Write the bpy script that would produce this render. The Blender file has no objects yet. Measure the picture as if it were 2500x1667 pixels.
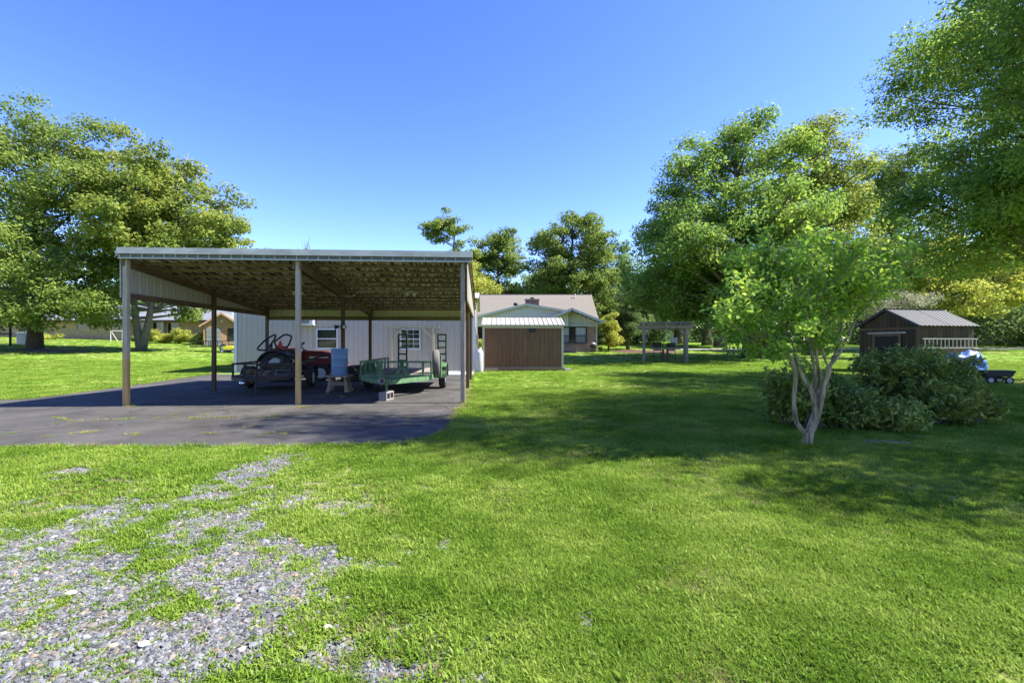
import bpy, bmesh, math, random
import numpy as np
from mathutils import Vector, Matrix, Euler

R = math.radians
sc = bpy.context.scene
COL = sc.collection
random.seed(7)

# ------------------------------------------------------------------ camera, sky, sun, exposure
CAM_H, F, HZ = 1.35, 1130.0, 838.0          # eye height, focal length and horizon row in photo pixels
cam_d = bpy.data.cameras.new('camera'); cam = bpy.data.objects.new('camera', cam_d); COL.objects.link(cam)
cam.location = (0, 0, CAM_H); cam.rotation_euler = (R(90), 0, 0)
cam_d.sensor_width = 36; cam_d.lens = F / 2500 * 36; cam_d.shift_y = (HZ - 833.5) / 2500
cam_d.clip_end = 3000; cam_d.clip_start = 0.05
sc.camera = cam

SUN_AZ, SUN_EL = 2.6, 48.0                   # azimuth from +x towards +y
wd = bpy.data.worlds.new('World'); sc.world = wd; wd.use_nodes = True
wn = wd.node_tree.nodes; wl = wd.node_tree.links; wn.clear()
sky = wn.new('ShaderNodeTexSky'); sky.sky_type = 'NISHITA'; sky.sun_disc = False
sky.sun_elevation = R(SUN_EL); sky.sun_rotation = R(90 - SUN_AZ)
sky.air_density = 1.0; sky.dust_density = 0.25; sky.ozone_density = 3.5; sky.altitude = 0
hs = wn.new('ShaderNodeHueSaturation'); hs.inputs['Saturation'].default_value = 1.27; hs.inputs['Hue'].default_value = 0.527
bg = wn.new('ShaderNodeBackground'); bg.inputs['Strength'].default_value = 0.123
wo = wn.new('ShaderNodeOutputWorld')
wl.new(sky.outputs[0], hs.inputs['Color']); wl.new(hs.outputs[0], bg.inputs['Color']); wl.new(bg.outputs[0], wo.inputs['Surface'])

sl = bpy.data.lights.new('sun', 'SUN'); sl.energy = 4.55; sl.angle = R(0.53); sl.color = (1.0, 0.965, 0.90)
sun = bpy.data.objects.new('sun', sl); COL.objects.link(sun)
S = Vector((math.cos(R(SUN_AZ)) * math.cos(R(SUN_EL)), math.sin(R(SUN_AZ)) * math.cos(R(SUN_EL)), math.sin(R(SUN_EL))))
sun.rotation_euler = S.to_track_quat('Z', 'Y').to_euler(); sun.location = (30, 0, 40)

vs = sc.view_settings
vs.view_transform = 'Standard'; vs.look = 'None'; vs.gamma = 1; vs.use_curve_mapping = False; vs.exposure = 1.76
cy = sc.cycles
cy.max_bounces = 8; cy.diffuse_bounces = 4; cy.glossy_bounces = 3; cy.transmission_bounces = 4; cy.transparent_max_bounces = 6
cy.use_denoising = True

# ------------------------------------------------------------------ helpers
def softplus(t, k=3.0):
    return k * np.log1p(np.exp(np.clip(t / k, -30, 30)))
def sstep(a, b, t):
    u = np.clip((t - a) / (b - a), 0, 1); return u * u * (3 - 2 * u)
def h(x, y):
    """ground height: flat near, rising gently beyond 26 m and to the left"""
    x = np.asarray(x, float); y = np.asarray(y, float)
    yy = np.minimum(y, 78); xx = np.clip(x, -64, 1e9)
    v = 0.035 * (softplus(yy - 26) - softplus(-26.)) + 0.03 * sstep(10, 35, y) * softplus(-xx - 26)
    return v
def H(x, y): return float(h(x, y))
def W(px, py, D):
    """photo pixel at depth D -> world point"""
    return Vector(((px - 1250) / F * D, D, CAM_H - (py - HZ) / F * D))
def G(px, py):
    """photo pixel on the flat ground"""
    D = F * CAM_H / (py - HZ); return ((px - 1250) / F * D, D)

class MB:
    def __init__(s): s.v = []; s.f = []
    def add(s, vs_, fs):
        o = len(s.v); s.v += [tuple(p) for p in vs_]; s.f += [tuple(i + o for i in q) for q in fs]; return s
    def box(s, c, d, rot=None):
        hx, hy, hz = d[0] / 2, d[1] / 2, d[2] / 2
        P = [Vector((x, y, z)) for z in (-hz, hz) for y in (-hy, hy) for x in (-hx, hx)]
        if rot is not None:
            m = Euler(rot).to_matrix(); P = [m @ p for p in P]
        c = Vector(c)
        return s.add([p + c for p in P], [(0, 2, 3, 1), (4, 5, 7, 6), (0, 1, 5, 4), (2, 6, 7, 3), (0, 4, 6, 2), (1, 3, 7, 5)])
    def bx(s, x0, x1, y0, y1, z0, z1):
        return s.box(((x0 + x1) / 2, (y0 + y1) / 2, (z0 + z1) / 2), (x1 - x0, y1 - y0, z1 - z0))
    def bar(s, p0, p1, w, t, up=(0, 0, 1)):
        p0 = Vector(p0); p1 = Vector(p1); a = (p1 - p0).normalized(); u = Vector(up)
        if abs(a.dot(u)) > 0.98: u = Vector((0, 1, 0))
        b = a.cross(u).normalized() * w / 2; c = b.normalized().cross(a).normalized() * t / 2
        P = [p + i * b + j * c for p in (p0, p1) for j in (-1, 1) for i in (-1, 1)]
        return s.add(P, [(0, 1, 3, 2), (4, 6, 7, 5), (0, 4, 5, 1), (2, 3, 7, 6), (0, 2, 6, 4), (1, 5, 7, 3)])
    def tube(s, pts, r, n=8, closed=False, cap=True):
        pts = [Vector(p) for p in pts]; k = len(pts)
        rr = r if isinstance(r, (list, tuple)) else [r] * k
        rings = []; pb = None
        for i in range(k):
            if closed: a = pts[(i + 1) % k] - pts[i - 1]
            else: a = pts[min(i + 1, k - 1)] - pts[max(i - 1, 0)]
            if a.length < 1e-9: a = Vector((0, 0, 1))
            a.normalize()
            if pb is None:
                u = Vector((0, 0, 1)) if abs(a.z) < .9 else Vector((1, 0, 0)); b = a.cross(u).normalized()
            else:
                b = (pb - a * pb.dot(a)); b = b.normalized() if b.length > 1e-6 else a.orthogonal().normalized()
            pb = b; c = a.cross(b)
            rings.append([pts[i] + (b * math.cos(2 * math.pi * j / n) + c * math.sin(2 * math.pi * j / n)) * rr[i] for j in range(n)])
        fs = []
        for i in range(k if closed else k - 1):
            i2 = (i + 1) % k
            for j in range(n): fs.append((i * n + j, i * n + (j + 1) % n, i2 * n + (j + 1) % n, i2 * n + j))
        if cap and not closed:
            fs.append(tuple(range(n - 1, -1, -1))); fs.append(tuple((k - 1) * n + j for j in range(n)))
        return s.add([p for q in rings for p in q], fs)
    def lathe(s, prof, n=24, m=None, closed=False):
        P = [Vector((r * math.cos(2 * math.pi * j / n), r * math.sin(2 * math.pi * j / n), z)) for r, z in prof for j in range(n)]
        if m is not None: P = [m @ p for p in P]
        k = len(prof); fs = []
        for i in range(k if closed else k - 1):
            i2 = (i + 1) % k
            for j in range(n): fs.append((i * n + j, i * n + (j + 1) % n, i2 * n + (j + 1) % n, i2 * n + j))
        if not closed:
            fs.append(tuple(range(n - 1, -1, -1))); fs.append(tuple((k - 1) * n + j for j in range(n)))
        return s.add(P, fs)
    def prism(s, poly, z0, z1, m=None):
        n = len(poly); P = [Vector((a, b, z)) for z in (z0, z1) for a, b in poly]
        if m is not None: P = [m @ p for p in P]
        return s.add(P, [tuple(range(n - 1, -1, -1)), tuple(range(n, 2 * n))] + [(i, (i + 1) % n, n + (i + 1) % n, n + i) for i in range(n)])
    def build(s, name, mat, parent=None, smooth=False, bevel=0, fix=True):
        me = bpy.data.meshes.new(name); me.from_pydata(s.v, [], s.f)
        if fix:
            b = bmesh.new(); b.from_mesh(me); bmesh.ops.recalc_face_normals(b, faces=b.faces); b.to_mesh(me); b.free()
        if smooth:
            me.polygons.foreach_set('use_smooth', [True] * len(me.polygons))
        o = bpy.data.objects.new(name, me); COL.objects.link(o)
        if mat: me.materials.append(mat)
        if parent: o.parent = parent
        if bevel:
            bm_ = o.modifiers.new('bevel', 'BEVEL'); bm_.width = bevel; bm_.segments = 2; bm_.limit_method = 'ANGLE'; bm_.angle_limit = R(40)
        return o

def tag(o, label=None, cat=None, group=None, kind=None):
    if label: o['label'] = label
    if cat: o['category'] = cat
    if group: o['group'] = group
    if kind: o['kind'] = kind
    return o
def thing(name, label, cat, loc=(0, 0, 0), rz=0, group=None):
    o = bpy.data.objects.new(name, None); COL.objects.link(o); o.empty_display_size = .2
    o.location = loc; o.rotation_euler = (0, 0, rz)
    return tag(o, label, cat, group)
def dup(o, parent=None):
    c = o.copy(); COL.objects.link(c)
    if parent is not None: c.parent = parent
    for ch in list(o.children): dup(ch, c)
    return c
def onground(x, y, dz=0): return (x, y, H(x, y) + dz)

# ------------------------------------------------------------------ materials
def _lin(c): return tuple(c) + (1,)
def M(name, col, rough=.7, metal=0, var=.18, vs_=5, st=(1, 1, 1), bump=0, bs=60, col2=None, pv=0, spec=.4, contrast=None, detail=6, rot=None):
    m = bpy.data.materials.new(name); m.use_nodes = True
    n = m.node_tree.nodes; l = m.node_tree.links; p = n['Principled BSDF']
    p.inputs['Roughness'].default_value = rough; p.inputs['Metallic'].default_value = metal
    p.inputs['Specular IOR Level'].default_value = spec
    tc = n.new('ShaderNodeTexCoord'); mp = n.new('ShaderNodeMapping'); mp.inputs['Scale'].default_value = st
    if rot: mp.inputs['Rotation'].default_value = rot
    l.new(tc.outputs['Object'], mp.inputs['Vector'])
    nz = n.new('ShaderNodeTexNoise'); nz.inputs['Scale'].default_value = vs_; nz.inputs['Detail'].default_value = detail; nz.inputs['Roughness'].default_value = .62
    vec = mp.outputs[0]
    if pv:
        oi = n.new('ShaderNodeObjectInfo'); mu = n.new('ShaderNodeVectorMath'); mu.operation = 'ADD'
        sc_ = n.new('ShaderNodeMath'); sc_.operation = 'MULTIPLY'; sc_.inputs[1].default_value = 37.0
        l.new(oi.outputs['Random'], sc_.inputs[0]); l.new(mp.outputs[0], mu.inputs[0]); l.new(sc_.outputs[0], mu.inputs[1]); vec = mu.outputs[0]
    l.new(vec, nz.inputs['Vector'])
    rp = n.new('ShaderNodeValToRGB'); lo, hi = contrast or (.3, .7)
    rp.color_ramp.elements[0].position = lo; rp.color_ramp.elements[1].position = hi
    a = tuple(c * (1 - var) for c in col); b = tuple(min(1, c * (1 + var)) for c in col) if col2 is None else col2
    rp.color_ramp.elements[0].color = _lin(a); rp.color_ramp.elements[1].color = _lin(b)
    l.new(nz.outputs['Fac'], rp.inputs['Fac']); out = rp.outputs['Color']
    if pv:
        hv = n.new('ShaderNodeHueSaturation'); mr = n.new('ShaderNodeMapRange')
        mr.inputs['To Min'].default_value = 1 - pv; mr.inputs['To Max'].default_value = 1 + pv
        l.new(oi.outputs['Random'], mr.inputs['Value']); l.new(mr.outputs[0], hv.inputs['Value']); l.new(out, hv.inputs['Color']); out = hv.outputs[0]
    l.new(out, p.inputs['Base Color'])
    if bump:
        b2 = n.new('ShaderNodeTexNoise'); b2.inputs['Scale'].default_value = bs; b2.inputs['Detail'].default_value = 4
        l.new(vec, b2.inputs['Vector']); bp = n.new('ShaderNodeBump'); bp.inputs['Strength'].default_value = bump; bp.inputs['Distance'].default_value = .01
        l.new(b2.outputs['Fac'], bp.inputs['Height']); l.new(bp.outputs[0], p.inputs['Normal'])
    return m

LEAF_GAIN = 1.8
def leaf_mat(name, c1, c2, c3, trans=.46, rough=.6, nscale=.45, gloss=.015):
    """leaves: colour differs leaf by leaf and slowly through the crown; some light passes through"""
    def tone(c):
        g_ = .3 * c[0] + .59 * c[1] + .11 * c[2]; return tuple(max(0, (g_ + (v - g_) * .95)) * LEAF_GAIN * q_ for v, q_ in zip(c, (1.14, 1.0, .78)))
    c1, c2, c3 = tone(c1), tone(c2), tone(c3)
    m = bpy.data.materials.new(name); m.use_nodes = True
    n = m.node_tree.nodes; l = m.node_tree.links; n.clear()
    geo = n.new('ShaderNodeNewGeometry'); tc = n.new('ShaderNodeTexCoord')
    nz = n.new('ShaderNodeTexNoise'); nz.inputs['Scale'].default_value = nscale; nz.inputs['Detail'].default_value = 2
    l.new(tc.outputs['Object'], nz.inputs['Vector'])
    ad = n.new('ShaderNodeMath'); ad.operation = 'MULTIPLY_ADD'; ad.inputs[1].default_value = .55
    l.new(geo.outputs['Random Per Island'], ad.inputs[0])
    s2 = n.new('ShaderNodeMath'); s2.operation = 'MULTIPLY_ADD'; s2.inputs[1].default_value = 1.1; s2.inputs[2].default_value = -.32
    l.new(nz.outputs['Fac'], s2.inputs[0]); l.new(s2.outputs[0], ad.inputs[2])
    rp = n.new('ShaderNodeValToRGB'); e = rp.color_ramp.elements
    e[0].position = .1; e[0].color = _lin(c1); e[1].position = .9; e[1].color = _lin(c3); x = e.new(.5); x.color = _lin(c2)
    l.new(ad.outputs[0], rp.inputs['Fac'])
    d = n.new('ShaderNodeBsdfDiffuse'); t = n.new('ShaderNodeBsdfTranslucent'); g = n.new('ShaderNodeBsdfGlossy')
    g.inputs['Roughness'].default_value = rough
    hv = n.new('ShaderNodeHueSaturation'); hv.inputs['Hue'].default_value = .488; hv.inputs['Saturation'].default_value = .98; hv.inputs['Value'].default_value = 1.4
    l.new(rp.outputs[0], hv.inputs['Color']); l.new(rp.outputs[0], d.inputs['Color']); l.new(hv.outputs[0], t.inputs['Color'])
    m1 = n.new('ShaderNodeMixShader'); m1.inputs[0].default_value = trans; l.new(d.outputs[0], m1.inputs[1]); l.new(t.outputs[0], m1.inputs[2])
    m2 = n.new('ShaderNodeMixShader'); m2.inputs[0].default_value = gloss; l.new(m1.outputs[0], m2.inputs[1]); l.new(g.outputs[0], m2.inputs[2])
    o = n.new('ShaderNodeOutputMaterial'); l.new(m2.outputs[0], o.inputs['Surface'])
    return m

def brick_mat(name, c1, c2, mortar, scale=1.0, bw=.2, bh=.068):
    m = M(name, c1, .85); n = m.node_tree.nodes; l = m.node_tree.links; p = n['Principled BSDF']
    tc = n.new('ShaderNodeTexCoord'); sp = n.new('ShaderNodeSeparateXYZ'); l.new(tc.outputs['Object'], sp.inputs[0])
    ad = n.new('ShaderNodeMath'); l.new(sp.outputs[0], ad.inputs[0]); l.new(sp.outputs[1], ad.inputs[1])
    cb = n.new('ShaderNodeCombineXYZ'); l.new(ad.outputs[0], cb.inputs[0]); l.new(sp.outputs[2], cb.inputs[1])
    bt = n.new('ShaderNodeTexBrick'); l.new(cb.outputs[0], bt.inputs['Vector'])
    bt.inputs['Scale'].default_value = scale; bt.inputs['Brick Width'].default_value = bw; bt.inputs['Row Height'].default_value = bh
    bt.inputs['Mortar Size'].default_value = .006; bt.inputs['Color1'].default_value = _lin(c1); bt.inputs['Color2'].default_value = _lin(c2); bt.inputs['Mortar'].default_value = _lin(mortar)
    nz = n.new('ShaderNodeTexNoise'); nz.inputs['Scale'].default_value = 3.0; nz.inputs['Detail'].default_value = 5; l.new(tc.outputs['Object'], nz.inputs['Vector'])
    mr = n.new('ShaderNodeMapRange'); mr.inputs['To Min'].default_value = .55; mr.inputs['To Max'].default_value = 1.45; l.new(nz.outputs['Fac'], mr.inputs['Value'])
    hv = n.new('ShaderNodeHueSaturation'); l.new(bt.outputs['Color'], hv.inputs['Color']); l.new(mr.outputs[0], hv.inputs['Value'])
    l.new(hv.outputs[0], p.inputs['Base Color'])
    bp = n.new('ShaderNodeBump'); bp.inputs['Strength'].default_value = .5; bp.inputs['Distance'].default_value = .01; bp.invert = True
    l.new(bt.outputs['Fac'], bp.inputs['Height']); l.new(bp.outputs[0], p.inputs['Normal'])
    return m

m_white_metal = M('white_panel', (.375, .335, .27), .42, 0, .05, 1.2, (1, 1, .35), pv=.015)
m_cream_trim = M('cream_trim', (.50, .50, .44), .5, 0, .10, 2.5, (1, 1, 1))
m_fascia = M('fascia_metal', (.36, .37, .33), .5, 0, .26, 3, (.9, 1, 2.2))
m_roof_under = M('streaked_roof_metal', (.080, .060, .042), .75, 0, .3, 3.0, (5.5, 1.1, 1), col2=(.64, .52, .38), contrast=(.46, .60), pv=.1, detail=2)  # random tan streaks over dark brown, stretched along the roof slope
m_wood_brown = M('brown_lumber', (.105, .066, .035), .8, 0, .4, 3, (6, 6, .5), bump=.3, pv=.18)
m_wood_rafter = M('rafter_lumber', (.115, .075, .042), .8, 0, .4, 3, (6, .5, 6), bump=.3, pv=.15)
m_wood_purlin = M('purlin_lumber', (.17, .135, .088), .85, 0, .4, 3, (.6, 6, 6), bump=.3, pv=.2)
m_wood_grey = M('weathered_lumber', (.27, .215, .160), .88, 0, .35, 4, (5, 5, .5), bump=.4, pv=.2)
m_wood_dark = M('barn_board', (.052, .030, .015), .85, 0, .45, 4, (8, 8, .6), bump=.3, pv=.3)
m_plank = M('grey_plank', (.22, .19, .16), .9, 0, .3, 4, (5, .5, 5), bump=.3, pv=.2)
m_wood_pale = M('pale_green_lumber', (.34, .31, .18), .8, 0, .2, 4, (.7, 4, 4), pv=.1)
m_asphalt = None
m_concrete = M('concrete', (.30, .29, .27), .9, 0, .18, 2, bump=.3, bs=80)
m_block = M('concrete_block', (.22, .20, .175), .95, 0, .18, 9, bump=.7, bs=120)
m_black = M('black_steel', (.022, .022, .024), .55, .2, .4, 7)
m_rust_dark = M('weathered_dark_steel', (.045, .038, .034), .75, .2, .5, 6, bump=.2, col2=(.10, .072, .055))
m_tyre = M('tyre_rubber', (.030, .029, .028), .85, 0, .25, 8, bump=.3, bs=50)
m_tyre_dusty = M('dusty_tyre_rubber', (.12, .11, .10), .9, 0, .25, 6)
m_rim = M('grey_rim', (.42, .43, .43), .45, .1, .15, 8)
m_red = M('tractor_red', (.15, .018, .014), .55, 0, .3, 6)
m_green = M('trailer_green', (.050, .125, .046), .6, 0, .35, 5, bump=.1, col2=(.13, .23, .11))
m_green_dark = M('dark_green_steel', (.018, .05, .026), .55, 0, .35, 5)
m_blue_barrel = M('blue_plastic', (.13, .24, .43), .55, 0, .12, 3, (1, 1, .4), col2=(.20, .31, .48))
m_chrome = M('bright_steel', (.55, .55, .55), .25, 1, .1, 5)
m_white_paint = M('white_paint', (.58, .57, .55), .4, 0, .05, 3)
m_white_tank = M('white_tank_paint', (.46, .455, .44), .35, 0, .06, 3)
m_glass = M('window_glass', (.018, .022, .024), .05, 0, .2, 2, spec=.5)
m_glass_house = M('dark_window_glass', (.02, .02, .02), .08, 0, .2, 2, spec=.6)
m_curtain = M('curtain', (.55, .55, .55), .9, 0, .12, 8, (14, 1, .3))
m_shed_board = M('brown_siding', (.150, .074, .038), .75, 0, .22, 3, (3, 3, .5), bump=.25, bs=90, pv=.06)
m_shed_trim = M('cream_shed_trim', (.46, .43, .33), .6, 0, .08, 3)
m_shed_roof = M('cream_roof_metal', (.36, .33, .25), .4, 0, .05, 2)
m_dark_roof = M('dark_roof_metal', (.022, .024, .028), .62, .0, .2, 3)
m_shingle = M('shingle_roof', (.180, .158, .122), .95, 0, .16, 9, (1, 4, 4), bump=.5, bs=14)
m_shingle_grey = M('grey_shingle_roof', (.16, .165, .175), .95, 0, .12, 9, (1, 4, 4), bump=.4, bs=14)
m_siding = M('cream_siding', (.60, .56, .46), .7, 0, .06, 2)
m_siding_white = M('pale_siding', (.62, .59, .53), .7, 0, .05, 2, pv=.03)
m_brick = brick_mat('house_brick', (.27, .12, .085), (.38, .215, .165), (.40, .35, .30))
m_brick_dark = brick_mat('chimney_brick', (.11, .055, .045), (.20, .11, .09), (.25, .22, .2))
m_brick_tan = brick_mat('tan_brick', (.34, .22, .10), (.46, .31, .16), (.45, .38, .28))
m_brick_peach = brick_mat('peach_brick', (.30, .16, .085), (.38, .22, .125), (.36, .28, .21))
m_mulch = M('mulch', (.075, .035, .022), .95, 0, .5, 14, bump=.8, bs=30)
m_yellow = M('yellow_plastic', (.62, .55, .03), .5, 0, .15, 4)
m_tarp = M('blue_tarp', (.025, .095, .30), .45, 0, .25, 5)
m_alu = M('aluminium', (.27, .25, .22), .45, .4, .15, 6)
m_bark = M('bark', (.11, .088, .066), .95, 0, .4, 5, (3, 3, .5), bump=.9, bs=24)
m_bark_pale = M('pale_smooth_bark', (.20, .145, .080), .85, 0, .3, 7, (3, 3, .5), bump=.6, bs=30, col2=(.42, .345, .215), contrast=(.38, .62))
m_bark_grey = M('grey_bark', (.16, .14, .115), .95, 0, .35, 5, (3, 3, .5), bump=.7, bs=24)
# front posts: bare yellow wood low down, greyed by weather above
def two_tone():
    m = M('two_tone_post', (.50, .31, .115), .8, 0, .28, 4, (7, 7, .5), bump=.4)
    n = m.node_tree.nodes; l = m.node_tree.links; p = n['Principled BSDF']
    tc = n.new('ShaderNodeTexCoord'); sp = n.new('ShaderNodeSeparateXYZ'); l.new(tc.outputs['Object'], sp.inputs[0])
    nz = n.new('ShaderNodeTexNoise'); nz.inputs['Scale'].default_value = 9; mp = n.new('ShaderNodeMapping'); mp.inputs['Scale'].default_value = (2, 2, .25)
    l.new(tc.outputs['Object'], mp.inputs[0]); l.new(mp.outputs[0], nz.inputs['Vector'])
    ad = n.new('ShaderNodeMath'); ad.operation = 'MULTIPLY_ADD'; ad.inputs[1].default_value = .8; l.new(nz.outputs['Fac'], ad.inputs[0]); l.new(sp.outputs[2], ad.inputs[2])
    mr = n.new('ShaderNodeMapRange'); mr.inputs['From Min'].default_value = 1.38; mr.inputs['From Max'].default_value = 1.62; l.new(ad.outputs[0], mr.inputs['Value'])
    mx = n.new('ShaderNodeMix'); mx.data_type = 'RGBA'
    src = p.inputs['Base Color'].links[0].from_socket
    r2 = n.new('ShaderNodeValToRGB'); r2.color_ramp.elements[0].color = (.27, .205, .13, 1); r2.color_ramp.elements[1].color = (.52, .455, .35, 1)
    l.new(nz.outputs['Fac'], r2.inputs['Fac'])
    l.new(mr.outputs[0], mx.inputs[0]); l.new(src, mx.inputs[6]); l.new(r2.outputs[0], mx.inputs[7]); l.new(mx.outputs[2], p.inputs['Base Color'])
    return m
m_post_front = two_tone()

# ------------------------------------------------------------------ value noise in numpy (ground cover masks)
def vnoise(x, y, seed=0):
    xi = np.floor(x).astype(np.int64); yi = np.floor(y).astype(np.int64); fx = x - xi; fy = y - yi
    fx = fx * fx * (3 - 2 * fx); fy = fy * fy * (3 - 2 * fy)
    def hh(a, b):
        k = (a * 374761393 + b * 668265263 + seed * 974711) & 0xffffffff
        k = ((k ^ (k >> 13)) * 1274126177) & 0xffffffff
        return ((k ^ (k >> 16)) & 0xffff) / 65535.0
    return (hh(xi, yi) * (1 - fx) + hh(xi + 1, yi) * fx) * (1 - fy) + (hh(xi, yi + 1) * (1 - fx) + hh(xi + 1, yi + 1) * fx) * fy
def fbm(x, y, s, seed=0, o=4):
    t = 0; a = .5; tot = 0
    for i in range(o):
        t = t + a * vnoise(x * s, y * s, seed + i); tot += a; a *= .55; s *= 2.1
    return t / tot

# gravel patches on the ground (x, y, rx, ry, weight), metres
def _b(px, py, rx, ry, w):
    x, y = G(px, py); x1, _ = G(px + rx, py); _, ya = G(px, py - ry); _, yb = G(px, min(py + ry, 1900)); return (x, y, abs(x1 - x), abs(ya - yb) / 2, w)
GRAV = [_b(*q) for q in ((625, 1150, 55, 28, 1.0), (600, 1215, 90, 26, .72), (300, 1262, 180, 40, .85), (470, 1290, 130, 55, .8), (560, 1395, 260, 75, .85),
        (130, 1430, 280, 110, .95), (180, 1600, 400, 110, 1.05), (700, 1345, 110, 45, .72), (560, 1585, 250, 80, .66), (770, 1610, 100, 55, .72), (900, 1650, 150, 36, .66),
        (760, 1390, 70, 35, .75), (150, 1160, 60, 12, .6), (1150, 1655, 110, 22, .5), (-200, 1400, 300, 140, .9))]
def gravel(x, y):
    v = np.zeros_like(x)
    for bx, by, rx, ry, w in GRAV:
        d = ((x - bx) / rx) ** 2 + ((y - by) / ry) ** 2
        v = np.maximum(v, w * np.exp(-.55 * d))
    v = v + (fbm(x, y, 2.2, 3) - .5) * 1.0 + (fbm(x, y, 6.0, 9) - .5) * 1.1
    return sstep(.26, .70, v)
DIRT = [(5.15, 6.35, .35, .18, 1.0), (5.9, 6.75, .3, .12, .8), (7.8, 6.4, .6, .2, .8), (7.9, 5.7, .6, .12, .6), (4.55, 6.6, .5, .15, .6), (1.75, 2.72, .12, .06, .8), (2.35, 2.68, .12, .05, .7), (2.0, 2.5, .14, .06, .6), (-.05, 1.95, .3, .08, .5)]
def dirt(x, y):
    v = np.zeros_like(x)
    for bx, by, rx, ry, w in DIRT: v = np.maximum(v, w * np.exp(-.6 * (((x - bx) / rx) ** 2 + ((y - by) / ry) ** 2)))
    v = v + (fbm(x, y, 5, 21) - .5) * .8
    return sstep(.4, .65, v)
THIN = [_b(*q) for q in ((900, 1590, 330, 110, 1.0), (330, 1195, 380, 50, .8), (680, 1480, 260, 90, .9), (1020, 1340, 230, 70, .55), (1250, 1640, 200, 40, .6), (760, 1230, 160, 50, .7), (200, 1330, 300, 80, .7))]
def thin(x, y):
    v = np.zeros_like(x)
    for bx, by, rx, ry, w in THIN: v = np.maximum(v, w * np.exp(-.6 * (((x - bx) / rx) ** 2 + ((y - by) / ry) ** 2)))
    return np.clip(v * (.25 + 1.5 * fbm(x, y, 2.7, 17)) , 0, 1)
def dry(x, y):
    """yellowed turf: mower scars and a fringe round the gravel"""
    v = .85 * sstep(.46, .72, fbm(x, y, .5, 41)) + .55 * sstep(.52, .72, fbm(x, y, 1.7, 43)) * sstep(5, 3, y)
    for bx, by, rx, ry, w in ((-2.2, 4.6, .7, .7, 1.1), (-1.0, 4.4, .5, .5, .5), (-.35, 4.2, .6, .5, .45)): v = np.maximum(v, w * np.exp(-.5 * (((x - bx) / rx) ** 2 + ((y - by) / ry) ** 2)))
    arc = np.abs(y - (3.42 + .055 * (x - .9) ** 2 + .05 * np.sin(2.2 * x))); v = np.maximum(v, .9 * np.exp(-(arc / .055) ** 2) * sstep(.7, 1.0, x) * sstep(3.2, 1.9, x))
    arc = np.abs(y - (3.70 - .10 * (x + .1) - .0 * x)); v = np.maximum(v, .8 * np.exp(-(arc / .06) ** 2) * sstep(-.6, -.1, x) * sstep(.7, .4, x))
    arc = np.abs(y - (3.65 + .07 * (x - 3.9))); v = np.maximum(v, .9 * np.exp(-(arc / .09) ** 2) * sstep(2.9, 3.4, x) * sstep(5.4, 4.8, x))
    return np.clip(v, 0, 1)

# asphalt outline (world xy)
ASPH = [(-40, 5.75), (-14, 5.85), (-8.0, 5.98), (-4.4, 6.03), (-2.6, 6.05), (-1.75, 6.12), (-1.35, 6.35), (-1.12, 6.75), (-.98, 7.2), (-.95, 7.9), (-1.10, 8.7), (-1.15, 9.4), (-.98, 10.1), (-1.15, 12.5), (-1.45, 16), (-1.8, 21.7), (-1.8, 23), (-13.5, 23), (-13.25, 21.5), (-12.5, 17), (-12.0, 14), (-11.6, 11.2), (-14, 10.0), (-40, 8.6)]
def inpoly(x, y, P):
    r = np.zeros(x.shape, bool); n = len(P); j = n - 1
    for i in range(n):
        xi, yi = P[i]; xj, yj = P[j]
        c = ((yi > y) != (yj > y)) & (x < (xj - xi) * (y - yi) / (yj - yi + 1e-12) + xi); r ^= c; j = i
    return r

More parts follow.
